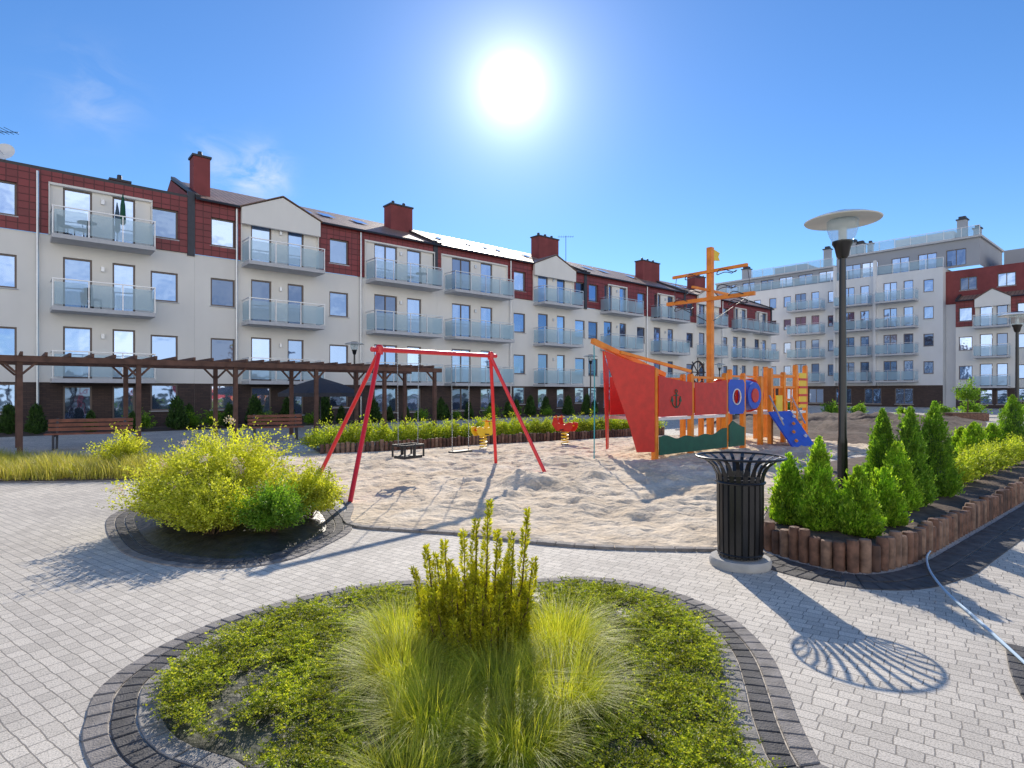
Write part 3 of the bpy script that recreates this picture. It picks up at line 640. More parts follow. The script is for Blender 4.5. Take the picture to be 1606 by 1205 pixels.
blk('second apartment block from the left, white gable and tall end chimney', 3.7, 17.35, [4.95, 10.9], [(5.8, 9.6), (12.5, 17.0)], [(5.75, 9.7), (12.4, 17.1)], [(5.75, 9.7)], 'tile', [(4.3, 1.2, .75, .8, 10.8, 13.2), (16.6, 3, 1.6, .9, 11.6, 13.7)], [9.6, 11, 13.1], [5.55, 12.15])
blk('third apartment block from the left with cream recess and skylit roof', 17.35, 31.1, [24.2, 30.4], [(17.9, 22.7), (25.5, 29.5)], [(17.6, 23.0), (25.4, 29.6)], [(25.4, 29.6)], 'tile', [(30, 3.0, 2.2, .9, 11.6, 13.9)], [19, 21.5, 23, 24.2, 27], [23.3])
blk('fourth apartment block from the left behind the swing and ship bow', 31.1, 44.6, [31.9, 38.0], [(32.7, 36.8), (39.3, 43.6)], [(33.6, 36.0), (40.2, 42.8)], [], 'tile', [(43.6, 3, 2.6, .9, 11.6, 13.9)], [34, 36, 40], [38.7])
blk('last apartment block of the left row behind the ship mast', 44.6, 61.5, [45.4, 51.6], [(46.5, 50.2), (52.8, 56.5), (57.3, 60.9)], [(46.4, 50.3), (53.5, 55.8), (58, 60.3)], [(46.4, 50.3)], 'tile', [(52, 3, 2, .9, 11.6, 13.6)], [47, 49], [51])
def bchair(label, loc, rz):
    t = thing('balcony_chair', label, 'chair', loc, rz, None); MB().box(-.22, .22, -.22, .22, .42, .45).build('seat', mt['dark'], t); MB().box(-.22, .22, .2, .23, .46, .9).build('backrest', mt['dark'], t)
    for x in (-.2, .2):
        for y in (-.2, .2): MB().box(x-.015, x+.015, y-.015, y+.015, 0, .42).build('leg', mt['dark'], t)
def at_b(t, n, z): p = bt(t, n); return (p[0], p[1], z)
def btable(label, loc):
    t = thing('balcony_table', label, 'table', loc); MB().lathe([(0, .7), (.35, .7), (.35, .73), (0, .73)], 16).build('tabletop', mt['dark'], t); MB().tube([(0, 0, 0), (0, 0, .7)], .03, 6).build('pedestal', mt['dark'], t)
bchair('dark chair on the middle balcony of the leftmost block', at_b(-.3, -.6, 5.05), AR+2.2); bchair('dark chair on the top balcony of the leftmost block', at_b(-1.2, -.6, 7.95), AR+.9)
btable('small round table on the top balcony of the leftmost block', at_b(-.5, -.65, 7.95)); btable('round table on the top right balcony of the second block', at_b(15.8, -.65, 7.95))
cu = thing('closed_parasol', 'closed dark green parasol on the top balcony of the leftmost block', 'parasol', at_b(.75, -.7, 7.95)); MB().tube([(0, 0, 0), (0, 0, 2.2)], .02, 6).build('pole', mt['dark'], cu); MB().lathe([(.06, .85), (.12, .95), (.09, 1.7), (.02, 2.15)], 10).build('canopy', mt['canvasg'], cu, True)
# far block
FO = (30.8, 76.0); FR = math.atan2(-.757, .653)
t = thing('apartment_block', 'six storey white apartment block closing the courtyard behind the ship', 'apartment building', (*FO, 0), FR)
holes = []; FL = [2.8, 5.65, 8.5, 11.3]; L = 20.3
for z in FL:
    for u in (-4.5, -2, .2, 2.2, 4.0, 9.15, 18.6):
        holes.append((u, u+.9, z+.7, z+2.0)); window(t, u, z+.7, .9, 1.3)
    for a, b in ((5, 8.9), (10.3, 13.8), (14.5, 18.2)):
        for u, w in ((a+.4, 1.3), (a+2.3, .9)): holes.append((u, u+w, z+.02, z+2.15)); window(t, u, z+.02, w, 2.13, 1 if w < 1 else 2, door=True)
        balcony(t, a, b, z, 1.5)
for u in range(-5, 19, 3): holes.append((u, u+1.7, .3, 2.0)); window(t, u, .3, 1.7, 1.7, 2)
b1 = MB(); grid(b1, -6, L, 0, 2.3, holes, y=.02); b1.build('base_wall', mt['base'], t)
w = MB(); grid(w, -6, L, 2.3, 14.2, holes); w.quad((L, 0, 0), (L, 12, 0), (L, 12, 14.2), (L, 0, 14.2)); w.quad((-6, 0, 0), (-6, 12, 0), (-6, 12, 14.2), (-6, 0, 14.2)); w.box(-6, L, 0.01, 12, 14.202, 14.4)
w.build('wall', mt['walls2'], t)
MB().box(9.95, 10.15, -.5, -.003, 2.3, 16.0).build('dividing_wall', mt['walls2'], t); MB().box(14.05, 14.3, -.5, -.003, 2.3, 16.0).build('dividing_wall', mt['walls2'], t)
w = MB(); h2 = []
for u in (-4.6, -2.2, .3, 2.7, 5.1, 7.5): h2.append((u, u+1.7, 14.8, 16.0)); window(t, u, 14.8, 1.7, 1.2, 2, y=1.6)
for u in (10.4, 12.2, 15.2, 17.7, 20.2): h2.append((u, u+1.7, 14.6, 16.3)); window(t, u, 14.6, 1.7, 1.7, 2, y=1.6)
PE = 23.0
grid(w, -6, 9.5, 14.4, 16.3, h2, y=1.6); grid(w, 9.5, PE, 14.4, 17.2, h2, y=1.6); w.quad((9.5, 1.6, 16.3), (9.5, 1.6, 17.2), (9.5, 12, 17.2), (9.5, 12, 16.3)); w.quad((PE, 1.6, 14.4), (PE, 1.6, 17.2), (PE, 12, 17.2), (PE, 12, 14.4)); w.quad((-6, 1.6, 14.4), (-6, 12, 14.4), (-6, 12, 16.3), (-6, 1.6, 16.3))
w.build('penthouse_wall', mt['greywall'], t)
MB().box(15.0, 20.4, 3.6, 10, 17.4, 18.7).build('roof_hut', mt['walls2'], t)
MB().box(1.0, 5.0, 4.0, 10, 16.5, 17.8).build('roof_hut', mt['greywall'], t)
rf = MB().box(-6, 9.4, 1.3, 12, 16.302, 16.5).box(9.6, PE+.2, 1.3, 12, 17.202, 17.4).build('roof', mt['slab'], t)
for (u, y, wd, h) in ((-3, 3, .9, 18.1), (7.5, 3, .7, 18.9), (10, 4, .8, 19.4), (10.9, 4, .7, 19.1), (12, 4, .5, 18.9), (20.6, 4, .8, 19.8), (22, 4, .6, 18.6)):
    MB().box(u, u+wd, y, y+wd, 16.45, h).build('chimney', mt['greywall'], rf); MB().box(u-.1, u+wd+.1, y-.1, y+wd+.1, h+.002, h+.12).box(u+.1, u+wd-.1, y+.1, y+wd-.1, h+.125, h+.4).build('chimney_cap', mt['dark'], rf)
r = MB(); g2 = MB()
for x0, x1, z, y in ((-6, 9.4, 14.4, .15), (9.7, L, 14.4, .15), (11, PE, 17.4, 1.6), (-1, 9, 16.5, 1.9)):
    n = int((x1-x0)/1.4)
    for i in range(n+1): x = x0+(x1-x0)*i/n; r.box(x-.025, x+.025, y-.02, y+.02, z, z+1.0)
    r.box(x0, x1, y-.03, y+.03, z+1.0, z+1.05); g2.quad((x0, y, z+.1), (x1, y, z+.1), (x1, y, z+.95), (x0, y, z+.95))
rr = r.build('roof_railing', mt['steel'], t); g2.build('glass_panel', mt['railglass'], rr)
mw = MB(); hh2 = []
for u in (L+1.2, L+4.2): hh2.append((u, u+1.4, 11.9, 13.2)); window(t, u, 11.9, 1.4, 1.3, 2, y=1.0)
grid(mw, L+.01, L+9, 10.6, 13.9, hh2, y=1.0); mw.box(L+.01, L+9, 1.0, 12, 13.902, 14.0); mw.build('maroon_wing', mt['maroon'], t)
MB().box(L+.01, L+9, 1.02, 12, 0, 10.59).build('lower_wing', mt['walls2'], t)
MB().box(PE+1.5, L+9, 4, 12, 14.01, 15.9).build('penthouse_wall', mt['greywall'], t)
t = block('apartment_block', 'four storey wing with maroon dormer storey at the right edge', (44.6, 59.6), FR, 15, [.8, 5.3, 10.5], [(1.6, 4.3), (6.3, 9.6), (11.5, 14.5)], [(1.6, 4.3), (6.2, 9.7), (11.4, 14.6)], [(1.6, 4.3), (6.2, 9.7)], 'tile', [(10, 3, 2, .9, 11.6, 13.6)], [], [5.9])
dh = thing('satellite_dish', 'white satellite dish on the roof at the left edge', 'satellite dish', (*bt(-3.1, 1.2), 10.8))
MB().tube([(0, 0, 0), (0, 0, .5)], .03, 6).build('mount', mt['steel'], dh)
d = MB().lathe([(0, 0), (.2, .03), (.38, .12), (.39, .13), (.2, .05), (0, .02)], 20).build('dish', mt['white'], dh, True); d.location = (0, 0, .65); d.rotation_euler = (math.radians(70), 0, .3)
MB().tube([(0, -.02, .55), (.05, -.5, .75)], .012, 5).build('feed_arm', mt['steel'], dh)
def antenna(label, loc, h):
    a = thing('roof_antenna', label, 'antenna', loc); MB().tube([(0, 0, 0), (0, 0, h)], .025, 6).build('mast', mt['dark'], a)
    m = MB().tube([(-.7, 0, h-.1), (.7, .3, h)], .015, 5)
    for i in range(7): x = -.6+i*.2; m.bar((x, -.3, h-.05), (x+.03, .4, h-.05), .015)
    m.build('aerial', mt['dark'], a)
antenna('rod aerial on the roof beside the satellite dish', (*bt(-3.4, 1.6), 10.8), 1.7); antenna('rod aerial on the roof ridge behind the fourth block', (*bt(33.5, 4.5), 12.8), 2.2)
# ============================================================ PERGOLA
PB0 = (-12.7-DX*2.62*1, 15.3-DY*2.62*1)
pg = thing('pergola', 'long dark brown wooden pergola in front of the left apartment row', 'pergola', (*PB0, 0), AR)
for i in range(7):
    x = 2.62*i-(.4 if i == 6 else 0)
    for y in (0, 2.3):
        MB().box(x-.06, x+.06, y-.06, y+.06, 0, 2.42).build('post', mt['wood'], pg)
        for s_ in (-1, 1):
            if 0 <= x+s_*.4 <= 15.6: MB().bar((x+s_*.06, y, 2.08), (x+s_*.36, y, 2.4), .055).build('brace', mt['wood'], pg)
for y in (-.09, .09, 2.21, 2.39): MB().box(-.5, 15.6, y-.025, y+.025, 2.38, 2.54).build('beam', mt['wood'], pg)
for i in range(32): MB().box(-.35+i*.5-.03, -.35+i*.5+.03, -.2, 2.55, 2.543, 2.64).build('rafter', mt['wood'], pg)
def bench(label, loc, rz, w):
    t = thing('park_bench', label, 'bench', loc, rz)
    m = MB(); [m.box(-w/2, w/2, -.42+i*.11, -.42+i*.11+.09, .42, .46) for i in range(4)]; m.build('seat', mt['benchwood'], t)
    m = MB(); [m.bar((-w/2, .06+i*.035, .55+i*.12), (w/2, .06+i*.035, .55+i*.12), .035, .09) for i in range(3)]; m.build('backrest', mt['benchwood'], t)
    for x in (-w/2+.2, w/2-.2):
        MB().bar((x, -.38, 0), (x, -.38, .42), .05).bar((x, .02, 0), (x, .15, .86), .05).bar((x, -.4, .39), (x, .05, .39), .05).build('leg', mt['dark'], t)
x, y = g(143, 703); bench('brown slatted bench under the pergola at the far left', (x, y, 0), AR-.25, 2.0)
x, y = g(432, 690); bench('brown slatted bench beside the pergola posts further right', (x, y, 0), AR-.25, 1.7)
x, y = (-8.6, 26.6); u = thing('patio_umbrella', 'dark grey patio umbrella open before the apartment row', 'umbrella', (x, y, 0))
MB().tube([(0, 0, 0), (0, 0, 2.3)], .03, 6).build('pole', mt['dark'], u)
MB().lathe([(1.9, 1.55), (1.0, 1.95), (0, 2.25)], 8).lathe([(1.9, 1.4), (1.91, 1.56)], 8).build('canopy', mt['canvas'], u)
# ============================================================ LAMPS
def lamp(label, loc, s=1.):
    t = thing('street_lamp', label, 'lamp', loc); t.scale = (s,)*3
    MB().lathe([(.11, 0), (.11, .12), (.07, .16), (.06, .9), (.062, .92), (.052, 1.0), (.042, 3.3), (.04, 3.42)], 16).build('pole', mt['black'], t, True)
    MB().lathe([(.05, 3.4), (.075, 3.43), (.10, 3.55), (.13, 3.6), (.13, 3.63)], 20).build('neck', mt['black'], t, True)
    MB().lathe([(.125, 3.632), (.16, 3.70), (.19, 3.80), (.195, 3.90), (.17, 3.92)], 24).build('glass_bowl', mt['clear'], t, True)
    MB().lathe([(.04, 3.632), (.05, 3.66), (.05, 3.8), (.02, 3.84), (0, 3.845)], 12).build('lamp_bulb', mt['white'], t, True)
    MB().lathe([(.17, 3.925), (.46, 3.90), (.47, 3.912), (.36, 3.96), (.18, 3.99), (.165, 3.992)], 36).build('lamp_shade', mt['disc'], t, True)
    MB().lathe([(.19, 3.98), (.15, 4.02), (0, 4.035)], 20).build('cap', mt['black'], t, True)
    return t
l0 = lamp('black lamp post with pale disc shade rising from the thuja bed', (4.46, 8.0, .0), 1)
dup(l0, (15.25, 17.9, 0), 0, 'lamp with disc shade at the right edge of the picture', 1)
dup(l0, (-7.6, 28.6, 0), 0, 'distant lamp behind the left leg of the swing', 1)
dup(l0, (5.1, 38.5, 0), 0, 'distant lamp between the swing and the ship bow', 1)
dup(l0, (17.5, 50, 0), 0, 'farthest small lamp seen behind the ship', 1)
# ============================================================ BIN
bn = thing('litter_bin', 'black slatted metal litter bin with flared crown beside the sandpit', 'bin', (2.115, 5.5, 0))
MB().lathe([(.27, 0), (.275, .05), (.26, .075), (0, .08)], 36).build('base', mt['concrete'], bn, True)
MB().lathe([(.165, .09), (.165, .78), (.155, .8), (.14, .8), (.14, .15), (0, .14)], 28).build('liner', mt['rubber'], bn, True)
sl = MB(); NS = 22
for k in range(NS):
    a = 2*PI*k/NS; pr = [(.195, .09), (.2, .2), (.205, .5), (.205, .76), (.215, .84), (.25, .91), (.31, .965), (.385, .995)]
    wd = .0205; n = len(sl.v)
    for r, z in pr:
        for dr in (0, .006):
            for sgn in (-1, 1):
                ww = wd*(1 if z < .85 else .75); x = (r-dr); sl.v.append((x*math.cos(a)-sgn*ww*math.sin(a), x*math.sin(a)+sgn*ww*math.cos(a), z+dr*.5*(z > .85)))
    for i in range(len(pr)-1):
        b = n+i*4; c = b+4
        sl.f += [(b, b+1, c+1, c), (b+2, c+2, c+3, b+3), (b, c, c+2, b+2), (b+1, b+3, c+3, c+1)]
sl.build('slats', mt['black'], bn)
def circ(r, z, n=40): return [(r*math.cos(2*PI*k/n), r*math.sin(2*PI*k/n), z) for k in range(n)]
MB().tube(circ(.39, 1.0), .011, 8, True).build('rim', mt['black'], bn, True)
MB().tube(circ(.198, .12), .008, 6, True).tube(circ(.213, .77), .012, 6, True).build('hoop', mt['black'], bn, True)
# ============================================================ SWING
TL = Vector((-2.19, 9.8, 2.3)); TR = Vector((-.43, 11.95, 2.33)); z0 = .03
sw = thing('swing_set', 'red tubular double swing standing in the sandpit', 'swing', (TL.x, TL.y, 0)); o3 = Vector((TL.x, TL.y, 0))
d = (TR-TL).normalized()
MB().tube([TL-o3-d*.16, TR-o3+d*.16], .042, 12).build('crossbar', mt['red'], sw, True)
for top, foot in ((TL, (-3.49, 10.63, z0)), (TL, (-2.32, 8.5, z0)), (TR, (-.35, 12.9, z0)), (TR, (.64, 11.5, z0))):
    MB().tube([top-o3+Vector((0, 0, -.02)), Vector(foot)-o3], .036, 12).build('leg', mt['red'], sw, True)
for top in (TL, TR): MB().lathe([(0, -.09), (.06, -.08), (.065, .05), (.04, .08), (0, .085)], 12, tuple(top-o3)).build('joint', mt['red'], sw, True)
def chain(mb, a, b):
    a = Vector(a); b = Vector(b); n = int((b-a).length/.045)
    for i in range(n):
        p = a.lerp(b, i/n); q = a.lerp(b, (i+.85)/n); mb.bar(p, q, .016 if i % 2 else .006, .006 if i % 2 else .016)
for u, kind, zz in ((.222, 'bucket', .56), (.688, 'flat', .47)):
    c = TL.lerp(TR, u)-o3; s_ = MB()
    pd = Vector((d.y, -d.x, 0)); dh_ = Vector((d.x, d.y, 0)).normalized()
    m = Vector((c.x, c.y, zz))
    if kind == 'flat': s_.bar(m-dh_*.24, m+dh_*.24, .17, .035)
    else:
        s_.bar(m-dh_*.2-Vector((0, 0, .08)), m+dh_*.2-Vector((0, 0, .08)), .28, .05)
        R4 = [m+dh_*a+pd*b+Vector((0, 0, .12)) for a, b in ((-.21, -.16), (.21, -.16), (.21, .16), (-.21, .16))]
        for i in range(4): s_.bar(R4[i], R4[(i+1) % 4], .035, .035); s_.bar(R4[i], R4[i]-Vector((0, 0, .2)), .03)
        for sgn in (-1, 1): s_.bar(m+pd*.16*sgn+Vector((0, 0, .12)), m+pd*.16*sgn-Vector((0, 0, .08)), .05, .03)
    so = s_.build('swing_seat', mt['rubber'], sw)
    ch = MB(); dz = Vector((0, 0, .12 if kind == 'bucket' else .02))
    for sgn in (-1, 1):
        chain(ch, m+dh_*.22*sgn+dz, Vector((c.x, c.y, c.z-.04))+dh_*.24*sgn+Vector((0, 0, d.z*.24*sgn)))
    ch.build('chain', mt['chain'], so)
# ============================================================ SHIP
sh = thing('play_ship', 'wooden pirate ship climbing frame with red hull and orange mast in the sand', 'climbing frame', (3.35, 13.9, 0), AR)
Wd = 1.3
def sb(mb, name, mat, sm=False): return mb.build(name, mt[mat], sh, sm)
for x, h in ((0, 2.15), (1.49, 2.05), (3.14, 2.1), (4.09, 2.05), (5.1, 2.05), (5.72, 2.3), (6.55, 2.2), (7.4, 2.45), (8.1, 2.45)):
    for y in (0, Wd):
        if x == 0 and y: continue
        sb(MB().box(x-.06, x+.06, y-.06, y+.06, -.02, h-.03).prism([(x-.06, h-.03), (x+.06, h-.03), (x+.02, h+.01), (x-.02, h+.01)], y-.055, y+.055), 'post', 'orange')
for y in (-.09, Wd+.065):
    sb(MB().prism([(.03, 1.02), (1.43, 1.02), (1.43, 1.84), (.9, 1.88), (.03, 1.98)], y, y+.025), 'hull_board', 'shipred')
    sb(MB().prism([(1.56, 1.02), (3.08, 1.02), (3.08, 1.92), (2.3, 1.84), (1.56, 1.84)], y, y+.025), 'hull_board', 'shipred')
def slab3(P, th):
    a, b, c = Vector(P[0]), Vector(P[1]), Vector(P[2]); n = (b-a).cross(c-a).normalized()*th; mb = MB(); N = len(P)
    mb.v = [tuple(p) for p in P]+[tuple(Vector(p)+n) for p in P]; mb.f = [tuple(range(N)), tuple(range(2*N-1, N-1, -1))]+[(i, i+N, (i+1) % N+N, (i+1) % N) for i in range(N)]; return mb
for y, s_ in ((-.03, 1), (Wd+.03, -1)):
    P = []
    for x, z in ((-.07, .2), (-.07, 2.2), (-.4, 2.27), (-.7, 2.38), (-1.05, 2.55), (-.98, 2.2), (-.85, 1.75), (-.7, 1.25), (-.55, .75), (-.42, .2)):
        P.append((x, y+s_*(Wd/2+.02)*(-x-.07)/.98, z))
    sb(slab3(P, .03*s_), 'bow_board', 'shipred')
an = MB(); y = -.10; cx, cz = .72, 1.42; K_ = .72
def xy(a, r, ox=cx, oz=cz): return (ox+r*math.cos(a), y, oz+r*math.sin(a))
an.tube([xy(2*PI*k/14, .045, cx, cz+.27*K_) for k in range(14)], .01, 5, True); an.bar((cx, y, cz-.25*K_), (cx, y, cz+.23*K_), .02, .025); an.bar((cx-.13*K_, y, cz+.14*K_), (cx+.13*K_, y, cz+.14*K_), .02, .025)
an.tube([xy(PI+PI*k/12, .24*K_, cx, cz-.02) for k in range(13)], .014, 5)
for s_ in (-1, 1): an.prism([(cx+s_*.24*K_, cz+.08), (cx+s_*.17*K_, cz-.05), (cx+s_*.31*K_, cz-.05)], y-.01, y+.01)
sb(an, 'anchor_emblem', 'green')
sb(MB().box(-.05, 3.2, -.05, Wd+.05, .93, 1.0), 'deck', 'white')
sb(MB().box(5.65, 8.15, -.05, Wd+.05, .93, 1.0), 'deck', 'white')
wv = [(3.08, .12)]+[(3.08-3.02*k/30, .50+.03*math.sin(k*.75)+.14*max(0, (8-k)/8)+.06*max(0, (k-22)/8)) for k in range(31)]+[(.06, .12)]
sb(MB().prism(wv[::-1], -.095, -.065), 'wave_board', 'green')
sb(MB().prism([(3.2, .12), (4.02, .12), (4.02, .62), (3.85, .66), (3.6, .74), (3.4, .82), (3.2, .70)], -.095, -.065), 'wave_board', 'green')
sb(MB().bar((-1.45, Wd/2, 2.76), (1.3, Wd/2, 2.04), .11), 'bowsprit', 'orange')
for y in (0, Wd): sb(MB().bar((-.75, Wd/2+(y-Wd/2)*.35, 2.52), (1.49, y, 2.12), .07), 'bow_rail', 'orange')
for y in (0, Wd): sb(MB().bar((1.55, y, 1.97), (3.1, y, 1.97), .06), 'rail', 'orange')
mx, my = 3.5, Wd/2
sb(MB().bar((mx, my, 0), (mx, my, 5.66), .15), 'mast', 'orange')
sb(MB().bar((mx-.1, my-1.15, 4.98), (mx-.1, my+1.15, 4.96), .08), 'yard', 'orange'); sb(MB().bar((mx-.1, my-1.35, 4.2), (mx-.1, my+1.35, 4.2), .10), 'yard', 'orange')
sb(MB().bar((mx-.9, my, 4.45), (mx+1.0, my, 4.45), .06), 'yard', 'orange')
ro_ = MB()
for zc, ex in ((4.25, .85), (4.02, .85), (4.48, .5), (4.9, .5)):
    for sx in (-1, 1): ro_.tube([(mx+.26*math.cos(2*PI*k/16), my+sx*ex+.26*math.sin(2*PI*k/16), zc+.05*math.sin(k)) for k in range(16)], .013, 5, True)
ro_.tube([(mx, my-1.1, 4.95), (mx, my-1.2, 4.2), (mx, my-.1, 3.6)], .01, 4).tube([(mx, my+1.1, 4.95), (mx, my+1.2, 4.2), (mx, my+.1, 3.6)], .01, 4)
sb(ro_, 'rigging', 'dark')
sb(MB().prism([(mx+.05, 5.3), (mx+.5, 5.36), (mx+.42, 5.46), (mx+.5, 5.58), (mx+.05, 5.66)], my-.01, my+.01), 'flag', 'yellow')
wh = MB(); wx, wz, wy = 2.3, 2.12, .3
wh.tube([(wx+.29*math.cos(2*PI*k/20), wy, wz+.29*math.sin(2*PI*k/20)) for k in range(20)], .026, 6, True)
for k in range(8): a = 2*PI*k/8; wh.tube([(wx, wy, wz), (wx+.38*math.cos(a), wy, wz+.38*math.sin(a))], .014, 5)
sb(wh, 'steering_wheel', 'rubber')
b = MB(); N = 28
cx, cz, R_ = 3.62, 1.47, .22
out = []
for k in range(N):
    a = 2*PI*k/N; c_, s_ = math.cos(a), math.sin(a); m_ = max(abs(c_), abs(s_)); out.append((cx+.43*c_/m_, cz+.47*s_/m_))
for k in range(N):
    l = (k+1) % N; a0 = 2*PI*k/N; a1 = 2*PI*l/N
    b.quad((out[k][0], -.08, out[k][1]), (out[l][0], -.08, out[l][1]), (cx+R_*math.cos(a1), -.08, cz+R_*math.sin(a1)), (cx+R_*math.cos(a0), -.08, cz+R_*math.sin(a0)))
sb(b, 'porthole_board', 'blue')
sb(MB().tube([(cx+.21*math.cos(2*PI*k/24), -.085, cz+.21*math.sin(2*PI*k/24)) for k in range(24)], .018, 6, True), 'porthole_ring', 'white')
tn = MB()
for r in (.46, .43):
    n = len(tn.v)
    for x in (4.15, 5.6):
        for k in range(24): a = 2*PI*k/24; tn.v.append((x, Wd/2+r*math.cos(a), 1.5+r*math.sin(a)))
    for k in range(24): l = (k+1) % 24; tn.f.append((n+k, n+l, n+24+l, n+24+k))
sb(tn, 'tunnel', 'blue', True)
for x in (4.13, 5.62): sb(MB().tube([(x, Wd/2+.46*math.cos(2*PI*k/24), 1.5+.46*math.sin(2*PI*k/24)) for k in range(24)], .05, 6, True), 'tunnel_ring', 'shipred', True)
sb(MB().tube([(4.6, -.09, 1.5), (4.6, -.05, 1.5)], .38, 24), 'side_disc', 'blue', True)
sb(MB().tube([(4.6, -.115, 1.5), (4.6, -.092, 1.5)], .2, 20), 'side_disc', 'shipred', True)
for z in (1.35, 1.75, 2.1):
    for y in (0, Wd): sb(MB().bar((5.78, y, z), (7.34, y, z), .06), 'rail', 'orange')
    sb(MB().bar((8.1, .06, z), (8.1, Wd-.06, z), .06), 'rail', 'orange')
for x in (6.0, 6.3, 6.8, 7.1): sb(MB().bar((x, 0.0, 1.0), (x, 0.0, 1.72), .035), 'baluster', 'orange')
sb(MB().prism([(5.85, 1.45), (7.3, 1.45), (7.3, 1.95), (6.6, 2.1), (5.85, 1.95)], Wd-.1, Wd-.07), 'stern_board', 'white')
sb(MB().box(7.5, 8.0, -.08, -.055, 1.1, 2.2), 'ladder_board', 'yellow')
for z in (.35, .65, 1.25, 1.5, 1.75, 2.0): sb(MB().box(7.45, 8.05, -.11, -.082, z-.035, z+.035), 'rung', 'orange' if z < 1 else 'shipred')
sb(MB().box(5.9, 6.3, -.1, -.07, 1.0, 1.5), 'stern_board', 'yellow')
rp = slab3([(5.45, -.1, 1.02), (6.85, -.1, 1.02), (6.55, -.95, .02), (5.15, -.95, .02)], .04); ro2 = sb(rp, 'climbing_ramp', 'blue')
for i, (a, b_) in enumerate(((.2, .25), (.6, .4), (.85, .2), (.35, .62), (.75, .75), (.2, .85))):
    x = 5.45+a*1.4-.3*b_; y = -.1-.85*b_; z = 1.02-b_
    MB().tube([(x, y-.03, z+.03), (x, y-.07, z+.07)], .05, 8).build('hand_grip', mt['orange' if i % 2 else 'white'], ro2)
for x in (5.45, 6.85): sb(MB().bar((x, -.1, 1.5), (x-.15, -.6, .65), .03), 'ramp_rail', 'steel')
sb(MB().prism([(Wd, 1.0), (Wd+.3, 1.0), (Wd+2.2, .25), (Wd+2.6, .22), (Wd+2.6, .27), (Wd+2.2, .31), (Wd+.3, 1.06), (Wd, 1.06)], 6.65, 7.15, 'x'), 'slide', 'steel')
sb(MB().tube([(-1.4, Wd/2, 2.66), (-1.38, Wd/2, 1.4), (-1.4, Wd/2, .02)], .014, 5), 'rope', 'rope')
# ============================================================ SPRING RIDERS
def rider(label, loc, rz, body, trim, s=1):
    t = thing('spring_rider', label, 'spring rider', loc, rz); t.scale = (s,)*3
    MB().tube([(.11*math.cos(a*.5), .11*math.sin(a*.5), .03+a*.008) for a in range(50)], .018, 6).build('spring', mt['yellow'], t, True)
    for y in (-.13, .11): MB().prism([(-.42, .55), (-.3, .42), (.25, .42), (.45, .62), (.36, .88), (.24, .92), (.18, .68), (-.08, .62), (-.28, .72), (-.44, .7)], y, y+.02).build('side_board', mt[body], t)
    MB().box(-.3, .1, -.105, .105, .58, .63).build('seat', mt[trim], t)
    MB().lathe([(0, 0), (.12, 0), (.12, .03), (0, .03)], 14, (0, 0, 0)).build('base', mt['dark'], t)
    MB().tube([(.25, -.25, .86), (.25, .25, .86)], .018, 6).build('handle', mt[trim], t)
    MB().tube([(-.05, -.28, .47), (-.05, .28, .47)], .02, 6).build('footrest', mt['rubber'], t)
x, y = g(758, 706); rider('yellow spring rider seen behind the right leg of the swing', (x, y, .03), .9, 'yellow', 'shipred', .88)
x, y = g(886, 699); rider('red spring rider standing alone before the hedge', (x, y, .03), 2.3, 'shipred', 'yellow', .95)
hp = [g(1640, 752), g(1560, 806), g(1500, 842), g(1460, 868), g(1455, 892), g(1480, 930), g(1540, 985), g(1620, 1060)]
tag(MB().tube([(p[0], p[1], .03) for p in smooth(hp, False, 10)], .0095, 8).build('garden_hose', mt['hose'], None, True), 'pale blue hose lying on the paving around the thuja bed', 'hose')
x, y = g(1512, 660); pl = thing('planter_box', 'log planter box standing on the far paving at the right', 'planter', (x, y, 0))
MB().box(-1.0, 1.0, -.5, .5, 0, .42).build('box', mt['log'], pl); MB().box(-.92, .92, -.42, .42, .425, .45).build('soil', mt['soil'], pl)
yt = thing('young_tree', 'young bright green tree standing in the far planter at the right', 'tree', (x+.2, y, .45)); MB().tube([(0, 0, 0), (.02, 0, .6), (0, .02, 1.1)], [.035, .03, .02], 6).build('trunk', mt['bark'], yt); twigshrub('crown', .75, 1.1, 90, 20, .11, mt['lf_green'], yt, (0, 0, .5))
pr3 = thing('leafy_shrub', 'round green shrub on the far side of the soil bank', 'shrub', (12, 39, 0), 0, 'shrubs beyond the soil bank'); twigshrub('foliage', .8, .8, 80, 16, .14, mt['lf_thujad'], pr3)
for i in range(14): dup(pr3, (13+i*2.1, 41+random.uniform(-2, 2)-i*.3, 0), random.random()*6, sc=random.uniform(.6, 1.1))
# ============================================================ CAMERA, LIGHT, WORLD
cam = bpy.data.cameras.new('camera'); cam.sensor_width = 36; cam.lens = 36*F/1606; cam.shift_y = 12.5/1606; cam.clip_end = 3000; cam.clip_start = .05
co = bpy.data.objects.new('camera', cam); C.objects.link(co); co.location = (0, 0, H); co.rotation_euler = (PI/2, 0, 0); S.camera = co
EL = math.radians(27.2)
sn = bpy.data.lights.new('sun', 'SUN'); sn.energy = 5; sn.angle = math.radians(.5); sn.color = (1, .92, .80)
so = bpy.data.objects.new('sun', sn); C.objects.link(so); so.rotation_euler = (-(PI/2-EL), 0, 0); so.location = (0, 0, 30)
W = bpy.data.worlds.new('World'); S.world = W; W.use_nodes = True; nt = W.node_tree; nt.nodes.clear()
out = nd(nt, 'ShaderNodeOutputWorld'); bg = nd(nt, 'ShaderNodeBackground'); nt.links.new(bg.outputs[0], out.inputs[0])
sky = nd(nt, 'ShaderNodeTexSky', sky_type='NISHITA'); sky.sun_disc = False; sky.sun_elevation = EL; sky.sun_rotation = 0; sky.air_density = 1.0; sky.dust_density = .0; sky.ozone_density = 2.5
tc = nd(nt, 'ShaderNodeTexCoord')
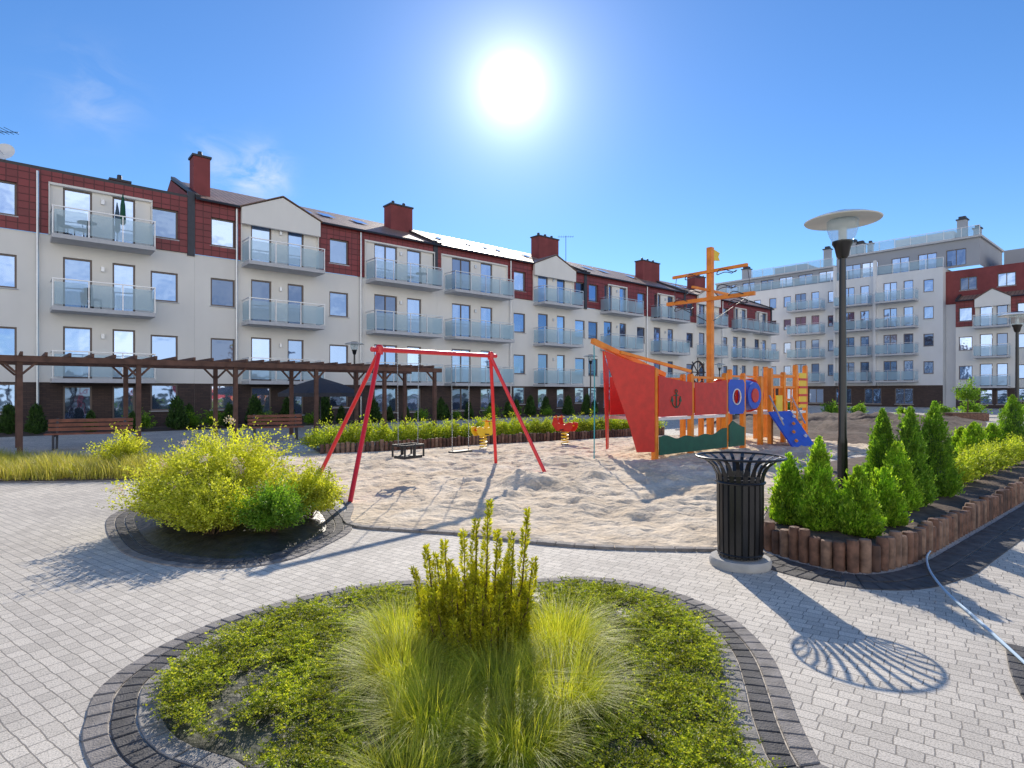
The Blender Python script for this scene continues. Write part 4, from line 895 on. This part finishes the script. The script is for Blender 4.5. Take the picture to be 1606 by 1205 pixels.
def math_(op, a, b=None, clamp=False):
    m = nd(nt, 'ShaderNodeMath', operation=op); m.use_clamp = clamp
    for i, v in enumerate((a, b)):
        if v is None: continue
        if isinstance(v, (int, float)): m.inputs[i].default_value = v
        else: nt.links.new(v, m.inputs[i])
    return m.outputs[0]
def dotp(v):
    v = Vector(v).normalized(); d = nd(nt, 'ShaderNodeVectorMath', operation='DOT_PRODUCT'); nt.links.new(tc.outputs['Generated'], d.inputs[0]); d.inputs[1].default_value = v; return math_('MAXIMUM', d.outputs['Value'], 0)
hs = nd(nt, 'ShaderNodeHueSaturation'); hs.inputs['Saturation'].default_value = 1.1; nt.links.new(sky.outputs[0], hs.inputs['Color'])
sc = nd(nt, 'ShaderNodeMix', data_type='RGBA', blend_type='MULTIPLY'); sc.inputs[0].default_value = 1; nt.links.new(hs.outputs[0], sc.inputs[6]); sc.inputs[7].default_value = (.096, .126, .160, 1)
sx = nd(nt, 'ShaderNodeSeparateXYZ'); nt.links.new(tc.outputs['Generated'], sx.inputs[0])
c0 = dotp((0, math.cos(EL), math.sin(EL)))
gl = math_('ADD', math_('ADD', math_('MULTIPLY', math_('POWER', c0, 4000), 6), math_('MULTIPLY', math_('POWER', c0, 520), .75)), math_('ADD', math_('MULTIPLY', math_('POWER', c0, 110), .34), math_('MULTIPLY', math_('POWER', c0, 20), .10)))
haze = math_('MULTIPLY', math_('POWER', math_('SUBTRACT', 1.0, math_('ABSOLUTE', sx.outputs[2])), 9), .13)
gl = math_('ADD', gl, haze)
mp = nd(nt, 'ShaderNodeMapping'); mp.inputs['Scale'].default_value = (1, 1, 2.2); mp.inputs['Rotation'].default_value = (0, .5, 0); nt.links.new(tc.outputs['Generated'], mp.inputs[0])
nz = nd(nt, 'ShaderNodeTexNoise'); nz.inputs['Scale'].default_value = 11; nz.inputs['Detail'].default_value = 9; nz.inputs['Roughness'].default_value = .6; nz.inputs['Distortion'].default_value = .8; nt.links.new(mp.outputs[0], nz.inputs['Vector'])
mk = None
for px, py, pw, a in ((145, 150, 900, .2), (405, 275, 1600, .8), (330, 250, 2800, .4)):
    q = math_('MULTIPLY', math_('POWER', dotp(((px-CX)/F, 1, (HZ-py)/F)), pw), a); mk = q if mk is None else math_('ADD', mk, q)
cl = math_('MULTIPLY', mk, math_('MULTIPLY', math_('SUBTRACT', nz.outputs['Fac'], .42, True), 4), True)
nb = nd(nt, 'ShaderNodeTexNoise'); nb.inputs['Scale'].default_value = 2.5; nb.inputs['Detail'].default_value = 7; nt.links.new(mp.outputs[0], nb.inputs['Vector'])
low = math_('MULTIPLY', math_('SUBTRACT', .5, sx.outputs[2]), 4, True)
rear_fill = math_('MULTIPLY', math_('MULTIPLY', math_('MULTIPLY', dotp((0, -1, .1)), 1.8, True), low), math_('MULTIPLY', math_('SUBTRACT', nb.outputs['Fac'], .36, True), 5, True), True)  # unseen bright haze bank behind the camera, added to brighten the facades
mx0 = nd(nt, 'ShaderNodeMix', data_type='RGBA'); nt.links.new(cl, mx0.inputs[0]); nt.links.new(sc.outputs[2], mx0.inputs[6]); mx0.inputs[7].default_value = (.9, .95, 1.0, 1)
mx = nd(nt, 'ShaderNodeMix', data_type='RGBA'); nt.links.new(rear_fill, mx.inputs[0]); nt.links.new(mx0.outputs[2], mx.inputs[6]); mx.inputs[7].default_value = (2.05, 1.93, 1.8, 1)
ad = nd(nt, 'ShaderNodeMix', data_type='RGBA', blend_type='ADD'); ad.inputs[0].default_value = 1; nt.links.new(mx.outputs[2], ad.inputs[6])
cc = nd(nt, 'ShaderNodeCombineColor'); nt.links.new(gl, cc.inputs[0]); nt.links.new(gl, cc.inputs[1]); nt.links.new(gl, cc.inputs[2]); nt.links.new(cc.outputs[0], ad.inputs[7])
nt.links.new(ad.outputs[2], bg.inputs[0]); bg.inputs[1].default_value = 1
S.view_settings.view_transform = 'Standard'; S.view_settings.look = 'None'; S.view_settings.exposure = 0
